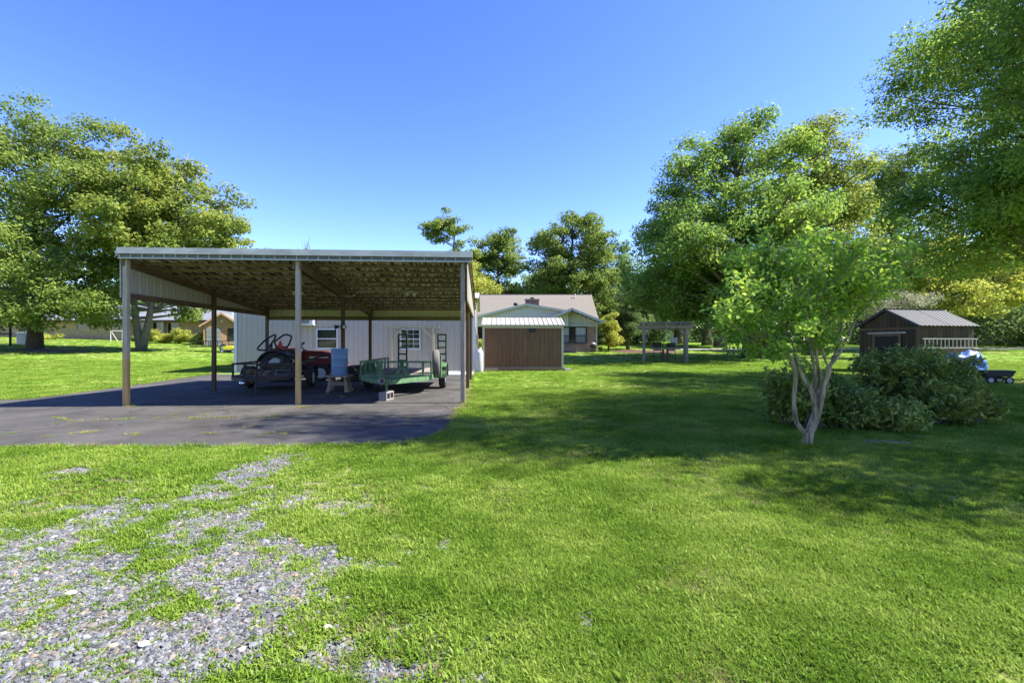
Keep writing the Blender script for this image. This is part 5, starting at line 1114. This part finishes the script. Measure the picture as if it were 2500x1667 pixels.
# far woods closing the view behind the lawn: each a tree of its own
proto = make_tree('wood_tree', 'tree of the far wood closing the view at the right', (24, 78), [(24, 78, H(24, 78) + 7.5, 4.6, 4, 3.6), (21.5, 78, H(24, 78) + 5, 3.4, 3.6, 3), (26.6, 77, H(24, 78) + 5.2, 3.4, 3.6, 3), (24, 76.5, H(24, 78) + 3, 4.2, 3.0, 2.2)], LF_GREEN, m_bark, 210, 70, (.42, .28), 1.15, .35, 81, group='trees of the far wood', fork=.2)
proto2 = make_tree('wood_tree', 'tree of the far wood closing the view at the right', (36, 80), [(36, 80, H(36, 80) + 9, 4, 4, 4.2), (33.5, 80, H(36, 80) + 6, 3.4, 3.4, 3), (38.6, 79, H(36, 80) + 5.5, 3.6, 3.4, 3), (36, 78.5, H(36, 80) + 3, 4.4, 3.0, 2.2)], LF_OAK, m_bark, 210, 70, (.42, .28), 1.15, .35, 82, group='trees of the far wood', fork=.2)
rd = random.Random(9)
for k, (x, y, s_) in enumerate(((14, 80, .9), (19, 88, 1.1), (30, 86, 1.2), (43, 84, 1.1), (50, 76, 1.0), (57, 82, 1.15), (66, 76, 1.1), (74, 82, 1.2), (82, 78, 1.1), (91, 86, 1.3), (63, 66, 1.0), (72, 64, 1.1), (-2, 84, 1.0), (6, 88, 1.1), (99, 76, 1.2), (52, 62, .75))):
    c = dup((proto, proto2)[k % 2]); c.location = onground(x, y, -.2); c.rotation_euler = (0, 0, rd.uniform(0, 6.28)); c.scale = (s_ * rd.uniform(.95, 1.1),) * 2 + (s_ * rd.uniform(.85, 1.1),)
    c['label'] = 'tree of the far wood closing the view at the right' if x > 10 else 'tree of the far wood behind the brick house'
    c['group'] = 'trees of the far wood' if x > 10 else 'far wood behind the brick house'
for k, (x, y, s_) in enumerate(((-22, -24, 1.1), (-14, -30, 1.2), (-6, -26, 1.0), (2, -31, 1.2), (11, -27, 1.1), (-31, -30, 1.2), (20, -30, 1.1))):
    c = dup((proto, proto2)[k % 2]); c.location = onground(x, y, -.2); c.rotation_euler = (0, 0, rd.uniform(0, 6.28)); c.scale = (s_, s_, s_)
    c['label'] = 'tree behind the viewer, mirrored in the workshop windows'; c['group'] = 'trees mirrored in the windows'
# understory hedge mass beyond the lawn (one dark thicket nobody could count)
def thicket(name, label, segs, mat, seed, n=700, leaf=(.34, .22)):
    rng = np.random.RandomState(seed); Cs = []
    for (x0, y0, x1, y1, hh, w_) in segs:
        m = int(n * math.hypot(x1 - x0, y1 - y0) / 20); t_ = rng.uniform(0, 1, m); x = x0 + (x1 - x0) * t_ + rng.normal(0, w_, m); y = y0 + (y1 - y0) * t_ + rng.normal(0, w_, m)
        hx = hh * (.55 + .9 * fbm(x, y, .25, seed)); z = h(x, y) + rng.uniform(0, 1, m) ** .8 * hx; Cs.append(np.stack([x, y, z], 1))
    C = np.concatenate(Cs); idx = np.repeat(np.arange(len(C)), 34); P = C[idx] + rng.normal(0, .42, (len(idx), 3)); P[:, 2] = np.maximum(P[:, 2], h(P[:, 0], P[:, 1]) + .05)
    me = leaf_mesh(name, P, leaf[0], leaf[1], rng); me.materials.append(mat); o = bpy.data.objects.new(name, me); COL.objects.link(o); tag(o, label, 'thicket', kind='stuff')
thicket('thicket', 'dark understory thicket beyond the right lawn', [(10, 64, 22, 67, 3.2, 1.2), (27, 70, 48, 66, 4.0, 1.6), (46, 58, 80, 54, 4.5, 1.8), (-4, 72, 12, 72, 4, 1.4), (-14, 75, 16, 75, 8, 1.6)], LF_DARK, 91, 420)
thicket('woodland_edge', 'green woodland edge behind the ranch house', [(-110, 82, -30, 84, 8, 2.0), (-30, 80, -4, 78, 5, 1.5)], LF_OAK, 92, 260, (.5, .34))
# far trunks standing on the right lawn
for px, D, tp, lb in ((1655, 62, 640, 'straight trunked tree seen through the pergola'), (1727, 58, 600, 'dark trunked tree right of the pergola'), (1757, 52, 640, 'dark trunked tree with mulch at its foot')):
    make_tree('lawn_tree', lb, foot(px, D), [B(px, (tp + 760) / 2, D, 75, 60, 3.5), B(px - 35, 730, D, 55, 45, 3), B(px + 40, 735, D, 55, 40, 3), B(px, 770, D - 1, 70, 30, 3)], LF_GREEN, m_bark, 150, 70, (.36, .24), 1.1, .5, px, fork=.3, group='dark trunked trees on the far lawn')
# young staked sapling and small trees on the right lawn
def sapling(px, D, hgt, lb, seed, leaf=True):
    x, y = foot(px, D); T = thing('sapling', lb, 'sapling', onground(x, y), 0, 'saplings on the right lawn'); rd = random.Random(seed); mb = MB(); tips = []
    for k in range(6):
        a = rd.uniform(0, 6.28); s_ = rd.uniform(.12, .32); p = [(0, 0, 0), (math.cos(a) * s_ * .4, math.sin(a) * s_ * .4, hgt * .45), (math.cos(a) * s_ * 1.3, math.sin(a) * s_ * 1.3, hgt * rd.uniform(.8, 1))]
        mb.tube(p, [.03, .02, .008], 5); tips += [Vector(p[1]), Vector(p[2]), Vector(p[1]).lerp(Vector(p[2]), .5)]
    mb.build('trunk', m_bark_grey, T, fix=False); rng = np.random.RandomState(seed); C = np.array([tips[i] for i in rng.randint(0, len(tips), 160 if leaf else 50)]) + rng.normal(0, .12, (160 if leaf else 50, 3))
    me = leaf_mesh('crown', C, .13, .07, rng); me.materials.append(LF_GREEN); o = bpy.data.objects.new('crown', me); COL.objects.link(o); o.parent = T
sapling(1777, 33, 1.5, 'thin bare stemmed sapling on the lawn right of the pergola', 5, False)
sapling(1827, 31.5, .9, 'short leafy sapling at the foot of the great oak', 6)
# hedge shrubs before the ranch house
for k, (px, D, hw, tp, lb) in enumerate(((388, 53.5, 24, 802, 'round bright shrub before the ranch house, left of three'), (437, 53.2, 28, 800, 'round bright shrub before the ranch house, middle of three'), (492, 52.5, 28, 808, 'round bright shrub before the ranch house, right of three'), (118, 54, 26, 812, 'bright green plant clump beside the big oak trunk'), (345, 55, 20, 815, 'dull green shrub behind the maple trunk'))):
    make_tree('round_shrub', lb, foot(px, D), [B(px, (tp + 838) / 2 + 3, D, hw, (836 - tp) / 2, 1.2), B(px + hw * .4, 826, D - .3, hw * .7, 11, 1.0)], LF_YELLOW if k != 4 else LF_DARK, m_bark, 46, 90, (.20, .13), .5, .05, 100 + k, cat='shrub', zmin=.1, group='shrubs before the ranch house', twigs=.1)

# ------------------------------------------------------------------ crape myrtle in front, built stem by stem
def crape_myrtle():
    x0, y0 = G(1972, 1086); T = thing('crape_myrtle', 'small multi stemmed crape myrtle with smooth pale bark and bright leaves', 'tree', (x0, y0, 0))
    rd = random.Random(15); rng = np.random.RandomState(15); mb = MB(); tips = []
    def loc(px, py, dd=0): p = W(px, py, y0 + dd); return p - Vector((x0, y0, 0))
    def limb(P, r0, r1, n=8):
        P = [loc(*p) for p in P]; Q = []
        for i in range(len(P) - 1):                       # Catmull-Rom through the points
            a, b, c, d = P[max(i - 1, 0)], P[i], P[i + 1], P[min(i + 2, len(P) - 1)]
            for t in (0, .33, .67): Q.append(.5 * (2 * b + (c - a) * t + (2 * a - 5 * b + 4 * c - d) * t * t + (3 * b - a - 3 * c + d) * t ** 3))
        Q.append(P[-1]); m = len(Q); mb.tube(Q, [(r0 + (r1 - r0) * (i / (m - 1)) ** .8) * .80 * (1 + .10 * math.sin(i * 2.3 + r0 * 90)) for i in range(m)], n); return Q[-1], Q
    limb([(1972, 1092), (1974, 1060), (1985, 1030), (1995, 985), (1985, 970)], .085, .045)
    ends = []
    ends.append(limb([(1972, 1065), (1945, 1030), (1938, 975), (1942, 930), (1935, 880), (1905, 855), (1870, 835)], .042, .020)[0])
    ends.append(limb([(1990, 990), (1982, 955), (1962, 925), (1945, 885), (1940, 850, .1), (1915, 800, .25)], .048, .017)[0])
    ends.append(limb([(1988, 1010, .02), (1990, 950, .08), (1988, 900, .1), (1978, 850, .2), (1960, 790, .3)], .04, .016)[0])
    ends.append(limb([(1992, 985), (2002, 930, .1), (1996, 890, .1), (1990, 845, .05), (1972, 800, -.1), (1960, 760, -.2)], .038, .014)[0])
    ends.append(limb([(1995, 990), (2010, 960), (2020, 920), (2028, 890), (2045, 870), (2070, 820), (2095, 770)], .05, .016)[0])
    ends.append(limb([(1985, 1055), (2000, 1010, -.05), (2008, 975, -.08), (2012, 945, -.1), (2022, 905, -.1), (2015, 880, -.1), (1995, 820, -.2)], .034, .015)[0])
    ends.append(limb([(2026, 895), (2040, 860, .1), (2055, 800, .2), (2050, 740, .25)], .028, .013)[0])
    ends.append(limb([(1938, 900), (1925, 865, .1), (1890, 800, .15), (1860, 740, .2)], .028, .012)[0])
    # upward fan of thinner branches
    sub = []
    for e in ends:
        for k in range(4):
            ang = rd.uniform(-.85, .85); L_ = rd.uniform(.35, .85); dd = rd.uniform(-.5, .5)
            q1 = e + Vector((math.sin(ang) * L_ * .45, dd * .5, math.cos(ang) * L_ * .5)); q2 = e + Vector((math.sin(ang) * L_ * 1.05, dd, math.cos(ang) * L_))
            mb.tube([e, q1, q2], [.013, .009, .004], 5); sub += [(e, q1), (q1, q2), (q1, q2)]
            for j in range(4):
                a2 = ang + rd.uniform(-1, 1); o_ = q1.lerp(q2, rd.uniform(0, 1)); r2 = o_ + Vector((math.sin(a2) * .35, rd.uniform(-.25, .25), math.cos(a2) * .3)); mb.tube([o_, r2], [.005, .002], 4); sub += [(o_, r2), (o_, r2)]
    # outer shoots shaping the crown
    for px, py in ((1745, 725), (1790, 650), (1830, 600), (1880, 570), (1940, 590), (2000, 560), (2060, 590), (2120, 560), (2150, 620), (2200, 600), (2150, 660), (1800, 720), (1850, 670), (1900, 640), (1960, 650), (2040, 660), (2100, 650), (1930, 720), (2000, 710), (2060, 720), (1860, 780), (1790, 790), (1985, 770), (1760, 770), (1830, 830), (1900, 830), (1960, 820), (2030, 830), (1780, 740), (2010, 790), (1880, 810), (2215, 640), (1740, 745), (1880, 535), (1990, 520), (2120, 515), (2060, 535), (1940, 550), (1830, 570), (2010, 600), (1910, 600), (2170, 560)):
        dd = rd.uniform(-.75, .75); q = loc(px, py + 34, dd); e = min(ends, key=lambda v: (v - q).length); m_ = e.lerp(q, .5) + Vector((0, 0, -.06)); mb.tube([e, m_, q], [.012, .008, .003], 5); sub += [(m_, q)] * 3 + [(e, m_)]
        for j in range(5):
            o_ = m_.lerp(q, rd.uniform(.2, 1)); r2 = o_ + Vector((rd.uniform(-.3, .3), rd.uniform(-.3, .3), rd.uniform(-.05, .24))); mb.tube([o_, r2], [.005, .002], 4); sub += [(o_, r2)] * 2
    mb.build('trunk', m_bark_pale, T, smooth=True, fix=False)
    n = 14000; k = rng.randint(0, len(sub), n); A = np.array([list(s[0]) for s in sub])[k]; Bq = np.array([list(s[1]) for s in sub])[k]
    C = A + (Bq - A) * rng.uniform(.1, 1.08, (n, 1)) + rng.normal(0, .052, (n, 3))
    me = leaf_mesh('crown', C, .066, .036, rng, .3); me.materials.append(LF_BRIGHT); o = bpy.data.objects.new('crown', me); COL.objects.link(o); o.parent = T
crape_myrtle()
def bush(name, label, parts, mat, n_sh, seed, leaf):
    """shoots fanning out of the ground, each with whorls of leaves"""
    x0, y0 = parts[0][0], parts[0][1]; T = thing(name, label, 'bush', (x0, y0, 0)); rng = np.random.RandomState(seed); mb = MB(); Cs = []
    for (x, y, z, rx, ry, rz_) in parts:
        for k in range(int(n_sh * (rx * ry * rz_) ** .6)):
            d = rng.normal(size=3); d /= np.linalg.norm(d); r = rng.uniform(.0, 1) ** .33 * rng.uniform(.85, 1.15)
            e = np.array([x - x0 + d[0] * rx * r, y - y0 + d[1] * ry * r, max(.05, z + d[2] * rz_ * r)])
            s = np.array([(x - x0) * .8 + rng.normal(0, rx * .22), (y - y0) * .8 + rng.normal(0, ry * .22), 0]); a = s + (e - s) * .5 + np.array([0, 0, .06])
            if k % 3 == 0: mb.tube([s, a, e], [.012, .008, .003], 4, cap=False)
            m = rng.randint(16, 30); t_ = rng.uniform(.68, 1.02, (m, 1)); dirv = (e - a) / (np.linalg.norm(e - a) + 1e-6)
            L_ = rng.uniform(.18, .34); P = e - dirv * L_ * rng.uniform(0, 1, (m, 1)) ** 1.8 + rng.normal(0, .038, (m, 3)); Cs.append(P)
    C = np.concatenate(Cs); C[:, 2] = np.maximum(C[:, 2], .02)
    mb.build('stems', m_bark_grey, T, fix=False)
    me = leaf_mesh('foliage', C, leaf[0], leaf[1], rng, .35); me.materials.append(mat); o = bpy.data.objects.new('foliage', me); COL.objects.link(o); o.parent = T
bush('glossy_bush', 'glossy dark green bush directly behind the crape myrtle', [(5.35, 7.4, .34, .66, .5, .36), (4.72, 7.5, .62, .40, .45, .52), (5.95, 7.1, .24, .36, .38, .26), (4.35, 7.8, .50, .22, .3, .42), (5.3, 7.7, .62, .30, .3, .30)], LF_BUSH, 620, 5, (.088, .032))
bush('olive_bush', 'wide olive green bush at the right, taller than its neighbour', [(7.05, 8.2, .86, .60, .5, .48), (6.55, 8.4, .84, .36, .4, .50), (7.65, 7.9, .46, .40, .4, .42), (7.1, 7.7, .42, .62, .4, .38), (7.55, 8.3, .95, .3, .3, .36), (8.0, 8.3, .88, .26, .3, .34), (7.95, 7.8, .34, .3, .3, .32)], LF_BUSH2, 620, 6, (.090, .033))

# ------------------------------------------------------------------ gravel, grass blades and weeds (scattered, uncountable)
def scatter(name, label, cat, P, rot, scl, var, variants, dz=0):
    me = bpy.data.meshes.new(name); me.vertices.add(len(P)); me.vertices.foreach_set('co', np.ascontiguousarray(P, np.float32).reshape(-1))
    for nm, tp, data, key in (('rot', 'FLOAT_VECTOR', rot, 'vector'), ('scl', 'FLOAT_VECTOR', scl, 'vector'), ('var', 'INT', var, 'value')):
        a = me.attributes.new(nm, tp, 'POINT'); a.data.foreach_set(key, np.ascontiguousarray(data, np.int32 if tp == 'INT' else np.float32).reshape(-1))
    o = bpy.data.objects.new(name, me); COL.objects.link(o); tag(o, label, cat, kind='stuff')
    c = bpy.data.collections.new(name + '_variants')
    for k, v in enumerate(variants): c.objects.link(v)
    ng = bpy.data.node_groups.new(name, 'GeometryNodeTree'); ng.interface.new_socket('Geometry', in_out='INPUT', socket_type='NodeSocketGeometry'); ng.interface.new_socket('Geometry', in_out='OUTPUT', socket_type='NodeSocketGeometry')
    n = ng.nodes; l = ng.links; gi = n.new('NodeGroupInput'); go = n.new('NodeGroupOutput'); ip = n.new('GeometryNodeInstanceOnPoints'); ci = n.new('GeometryNodeCollectionInfo')
    ci.inputs['Collection'].default_value = c; ci.inputs['Separate Children'].default_value = True; ci.inputs['Reset Children'].default_value = True
    def na(nm, t):
        q = n.new('GeometryNodeInputNamedAttribute'); q.data_type = t; q.inputs['Name'].default_value = nm; return q.outputs[0]
    l.new(gi.outputs[0], ip.inputs['Points']); l.new(ci.outputs[0], ip.inputs['Instance']); ip.inputs['Pick Instance'].default_value = True
    l.new(na('var', 'INT'), ip.inputs['Instance Index']); l.new(na('rot', 'FLOAT_VECTOR'), ip.inputs['Rotation']); l.new(na('scl', 'FLOAT_VECTOR'), ip.inputs['Scale']); l.new(ip.outputs[0], go.inputs[0])
    md = o.modifiers.new('scatter', 'NODES'); md.node_group = ng; return o
def grass_mat(name, c1, c2, c3):
    m = bpy.data.materials.new(name); m.use_nodes = True; n = m.node_tree.nodes; l = m.node_tree.links; n.clear()
    g = n.new('ShaderNodeNewGeometry'); oi = n.new('ShaderNodeObjectInfo'); nz = n.new('ShaderNodeTexNoise'); nz.inputs['Scale'].default_value = .9; nz.inputs['Detail'].default_value = 6; nz.inputs['Roughness'].default_value = .7; l.new(g.outputs['Position'], nz.inputs['Vector'])
    a = n.new('ShaderNodeMath'); a.operation = 'MULTIPLY_ADD'; a.inputs[1].default_value = .55; l.new(g.outputs['Random Per Island'], a.inputs[0])
    b = n.new('ShaderNodeMath'); b.operation = 'MULTIPLY_ADD'; b.inputs[1].default_value = 2.2; b.inputs[2].default_value = -.87; l.new(nz.outputs['Fac'], b.inputs[0]); l.new(b.outputs[0], a.inputs[2])
    rp = n.new('ShaderNodeValToRGB'); e = rp.color_ramp.elements; e[0].position = .12; e[0].color = _lin(c1); e[1].position = .92; e[1].color = _lin(c3); q = e.new(.5); q.color = _lin(c2); l.new(a.outputs[0], rp.inputs['Fac'])
    d = n.new('ShaderNodeBsdfDiffuse'); t = n.new('ShaderNodeBsdfTranslucent'); gl = n.new('ShaderNodeBsdfGlossy'); gl.inputs['Roughness'].default_value = .4
    l.new(rp.outputs[0], d.inputs['Color']); l.new(rp.outputs[0], t.inputs['Color'])
    m1 = n.new('ShaderNodeMixShader'); m1.inputs[0].default_value = .4; l.new(d.outputs[0], m1.inputs[1]); l.new(t.outputs[0], m1.inputs[2])
    m2 = n.new('ShaderNodeMixShader'); m2.inputs[0].default_value = .004; l.new(m1.outputs[0], m2.inputs[1]); l.new(gl.outputs[0], m2.inputs[2])
    o = n.new('ShaderNodeOutputMaterial'); l.new(m2.outputs[0], o.inputs['Surface']); return m
m_grass = grass_mat('grass_blade', (.090, .160, .016), (.178, .290, .030), (.335, .410, .080))
m_grass_dry = grass_mat('dry_blade', (.16, .15, .05), (.30, .26, .10), (.44, .36, .17))
def tuft(name, nb, rad, hl, wd, mat, seed, lean=.9):
    rng = np.random.RandomState(seed); V = []; Fc = []
    for i in range(nb):
        a = rng.uniform(0, 6.28); r = rad * math.sqrt(rng.uniform()); b = Vector((r * math.cos(a), r * math.sin(a), -.004)); L_ = hl * rng.uniform(.55, 1.25); la = rng.uniform(0, 6.28); ln = rng.uniform(.1, lean)
        d = Vector((math.cos(la) * math.sin(ln), math.sin(la) * math.sin(ln), math.cos(ln))); d2 = Vector((d.x * 1.5, d.y * 1.5, d.z * .55)).normalized(); s = Vector((-math.sin(la + rng.uniform(-.8, .8)), math.cos(la), 0)) * wd * rng.uniform(.6, 1.2) / 2
        m = b + d * L_ * .55; t = m + d2 * L_ * .5; o = len(V); V += [b - s, b + s, m + s * .8, m - s * .8, t]; Fc += [(o, o + 1, o + 2, o + 3), (o + 3, o + 2, o + 4)]
    me = bpy.data.meshes.new(name); me.from_pydata([tuple(v) for v in V], [], Fc); me.materials.append(mat); return bpy.data.objects.new(name, me)
def stone(name, seed, mat):
    rng = np.random.RandomState(seed); b = bmesh.new(); bmesh.ops.create_icosphere(b, subdivisions=1, radius=1)
    for v in b.verts: v.co *= rng.uniform(.68, 1.15); v.co.x *= 1.25; v.co.z *= .55
    me = bpy.data.meshes.new(name); b.to_mesh(me); b.free(); me.materials.append(mat); return bpy.data.objects.new(name, me)
def stone_mat():
    m = M('gravel_stone', (.3, .3, .3), .85, 0, .2, 2, bump=.3, bs=8); n = m.node_tree.nodes; l = m.node_tree.links; p = n['Principled BSDF']
    oi = n.new('ShaderNodeObjectInfo'); rp = n.new('ShaderNodeValToRGB'); e = rp.color_ramp.elements
    for t_, c in ((.0, (.045, .046, .045)), (.3, (.098, .101, .100)), (.55, (.148, .152, .150)), (.78, (.205, .210, .206)), (.90, (.13, .11, .085)), (.955, (.26, .19, .11)), (1.0, (.33, .31, .27))):
        if t_ == 0: e[0].color = _lin(c)
        elif t_ == 1: e[len(e) - 1].color = _lin(c)
        else: q = e.new(t_); q.color = _lin(c)
    l.new(oi.outputs['Random'], rp.inputs['Fac']); l.new(rp.outputs[0], p.inputs['Base Color']); return m
rng = np.random.RandomState(77)
def zg(x, y):
    near = (y > 1) & (y < 8.2) & (x > -7) & (x < 9.5)
    return h(x, y) + np.where(near, (fbm(x, y, 1.3, 5) - .5) * .035, 0) * sstep(9.4, 8, x) * sstep(-7, -6, x) * sstep(6.0, 5.4, y)
BLOCK = [[CW(-4.4, 10.9), CW(7.3, 10.9), CW(7.3, 20), CW(-4.4, 20)], [(SX0 - .1, SD - .05), (SX0 + SL + .1, SD + .05), (SX0 + SL, SD + SW), (SX0 - .1, SD + SW)]]
def grass_points(n, d0, d1, power=1.0):
    y = (d0 ** (1 + power) + rng.uniform(0, 1, n) * (d1 ** (1 + power) - d0 ** (1 + power))) ** (1 / (1 + power))
    x = rng.uniform(-1.14, 1.14, n) * y + rng.uniform(-.15, .15, n)
    ok = ~inpoly(x, y, pv_)
    for b in BLOCK: ok &= ~inpoly(x, y, b)
    return x[ok], y[ok]
X_, Y_, S_, V_ = [], [], [], []
for n, d0, d1, s0 in ((20000, 1.7, 3.6, .80), (30000, 3.6, 7.0, .95), (34000, 7.0, 14, 1.3), (30000, 14, 30, 1.8), (20000, 30, 62, 2.8)):
    x, y = grass_points(n, d0, d1); g_ = np.where(y < 8.2, np.maximum(gravel(x, y), dirt(x, y)), 0); dn = .62 + .9 * (fbm(x, y, 2.6, 61) - .5)
    keep = rng.uniform(0, 1, len(x)) < np.clip((1 - g_ * .82) * (1 - .72 * np.where(y < 8.2, thin(x, y), 0)) * np.where(y < 5.5, np.clip(dn * 1.9 - .25, .22, 1), 1), 0, 1); x, y, g_ = x[keep], y[keep], g_[keep]
    dd = dry(x, y); isd = rng.uniform(0, 1, len(x)) < np.clip(dd * .8 + .05 + .45 * np.where(y < 8.2, np.maximum(thin(x, y), g_), 0), 0, .85)
    s = s0 * rng.uniform(.7, 1.25, len(x)) * (1 - .25 * dd) * (1 - .2 * g_) * (.75 + .5 * fbm(x, y, 1.1, 71))
    X_.append(x); Y_.append(y); S_.append(s); isw = (rng.uniform(0, 1, len(x)) < .5 * sstep(.5, .68, fbm(x, y, 1.9, 91))) & (y < 9); V_.append(np.where(isd, 6 + rng.randint(0, 2, len(x)), np.where(isw, 8 + rng.randint(0, 2, len(x)), rng.randint(0, 6, len(x)))))
x = np.concatenate(X_); y = np.concatenate(Y_); s = np.concatenate(S_); v = np.concatenate(V_)
var_g = [tuft('tuft_%d' % i, 62, .075, .046 + .006 * (i % 3), .0062, m_grass, i) for i in range(6)] + [tuft('tuft_dry_%d' % i, 46, .07, .036, .0055, m_grass_dry, 20 + i, 1.2) for i in range(2)] + [tuft('tuft_broad_%d' % i, 26, .06, .05, .0135, m_grass, 40 + i, 1.25) for i in range(2)]
rot = np.stack([rng.normal(0, .08, len(x)), rng.normal(0, .08, len(x)), rng.uniform(0, 6.28, len(x))], 1)
scatter('grass', 'short mown grass blades covering the lawn', 'grass', np.stack([x, y, zg(x, y)], 1), rot, np.stack([s, s, np.minimum(s, 1.15) * rng.uniform(.6, 1.05, len(s))], 1), v, var_g)
# edge tufts hanging over the asphalt, weeds in its cracks
ex, ey = [], []
for i in range(len(pv_)):
    a = np.array(pv_[i]); b = np.array(pv_[(i + 1) % len(pv_)]); L_ = np.linalg.norm(b - a)
    if L_ > 2 or (a[1] > 20 and a[0] > -13): continue
    m = int(L_ * 26) + 1; t_ = rng.uniform(0, 1, m)[:, None]; q = a + (b - a) * t_ + rng.normal(0, .045, (m, 2)); ex.append(q[:, 0]); ey.append(q[:, 1])
ex = np.concatenate(ex); ey = np.concatenate(ey)
dryish = rng.uniform(0, 1, len(ex)) < np.where((ex > -1.6) & (ey > 8), .75, .22)
CR = [[(0, 1066), (60, 1053), (130, 1034), (230, 1027), (400, 1023), (560, 1021), (640, 1008)], [(10, 1090), (60, 1082), (130, 1064)], [(105, 1015), (160, 1025), (178, 1032)], [(205, 1014), (290, 1002)], [(530, 1090), (590, 1076), (635, 1064)], [(400, 1026), (500, 1023), (700, 1018), (800, 1022), (960, 1024), (1090, 1020)], [(730, 985), (830, 955), (900, 935)], [(300, 993), (345, 988)], [(720, 996), (790, 990)]]
wx, wy = [], []
for c in CR:
    P = [G(*p) for p in c]
    for a, b in zip(P, P[1:]):
        a = np.array(a); b = np.array(b); m = int(np.linalg.norm(b - a) * 15); t_ = rng.uniform(0, 1, (m, 1)); q = a + (b - a) * t_ + rng.normal(0, .025, (m, 2)); kk = fbm(q[:, 0], q[:, 1], 1.6, 33) > .47; wx.append(q[kk, 0]); wy.append(q[kk, 1])
for px, py in ((655, 1060), (690, 1062), (185, 1060), (220, 1056), (330, 1062), (120, 1090), (830, 968), (835, 970), (500, 1014), (430, 1014), (520, 1058), (610, 1043), (560, 1020), (310, 994), (330, 992), (725, 997), (745, 996), (1126, 985), (1118, 992), (1112, 1000)):
    q = np.array(G(px, py)) + rng.normal(0, .05, (7, 2)); wx.append(q[:, 0]); wy.append(q[:, 1])
wx = np.concatenate(wx); wy = np.concatenate(wy); n_e, n_w = len(ex), len(wx)
var_w = [tuft('weed_%d' % i, 40, .06, .055, .006, m_grass if i < 2 else m_grass_dry, 60 + i, 1.1) for i in range(4)]
vv = np.concatenate([np.where(dryish, 2 + rng.randint(0, 2, n_e), rng.randint(0, 2, n_e)), np.where(rng.uniform(0, 1, n_w) < .72, 2 + rng.randint(0, 2, n_w), rng.randint(0, 2, n_w))])
xx = np.concatenate([ex, wx]); yy = np.concatenate([ey, wy]); zz = np.concatenate([h(ex, ey), np.full(n_w, .013)]); ss = np.concatenate([rng.uniform(.7, 1.3, n_e), rng.uniform(.35, .8, n_w)])
scatter('weeds', 'weeds along the asphalt edge and in its cracks', 'weeds', np.stack([xx, yy, zz], 1), np.stack([0 * xx, 0 * xx, rng.uniform(0, 6.28, len(xx))], 1), np.stack([ss, ss, ss], 1), vv, var_w)
# gravel
n = 250000; y = np.sqrt(1.65 ** 2 + rng.uniform(0, 1, n) * (6.0 ** 2 - 1.65 ** 2)); x = rng.uniform(-1.14, .25, n) * y; kk = rng.uniform(0, 1, n) < gravel(x, y) * (.45 + .9 * fbm(x, y, 3.1, 55)) + .02 + .10 * thin(x, y); x, y = x[kk], y[kk]
sz = .0048 * np.exp(rng.normal(0, .50, len(x))) + .002; sz = np.minimum(sz, .025)
m_stone = stone_mat(); var_s = [stone('stone_%d' % i, 200 + i, m_stone) for i in range(7)]
scatter('gravel', 'grey crushed stone gravel showing through the thin grass', 'gravel', np.stack([x, y, zg(x, y) + sz * .08], 1), np.stack([rng.normal(0, .3, len(x)), rng.normal(0, .3, len(x)), rng.uniform(0, 6.28, len(x))], 1), np.stack([sz, sz, sz], 1), rng.randint(0, 7, len(x)), var_s)
# single pale rocks one can pick out
for k, (px, py, s_, c, lb) in enumerate(((171, 1452, .034, (.62, .58, .50), 'cream coloured rock on the gravel at the left'), (352, 1578, .026, (.78, .77, .75), 'white chalky stone in the lower gravel'), (798, 1534, .026, (.62, .52, .42), 'pale tan stone in the grass at lower centre'), (276, 1580, .022, (.50, .38, .2), 'ochre stone in the lower left gravel'))):
    x, y = G(px, py); o = stone('rock', 300 + k, M('rock_%d' % k, c, .85, 0, .12, 30, bump=.3)); COL.objects.link(o); o.location = (x, y, float(zg(np.array(x), np.array(y))) + s_ * .35); o.scale = (s_, s_, s_); tag(o, lb, 'rock')
    sb = o.modifiers.new('sub', 'SUBSURF'); sb.levels = 1; sb.render_levels = 1
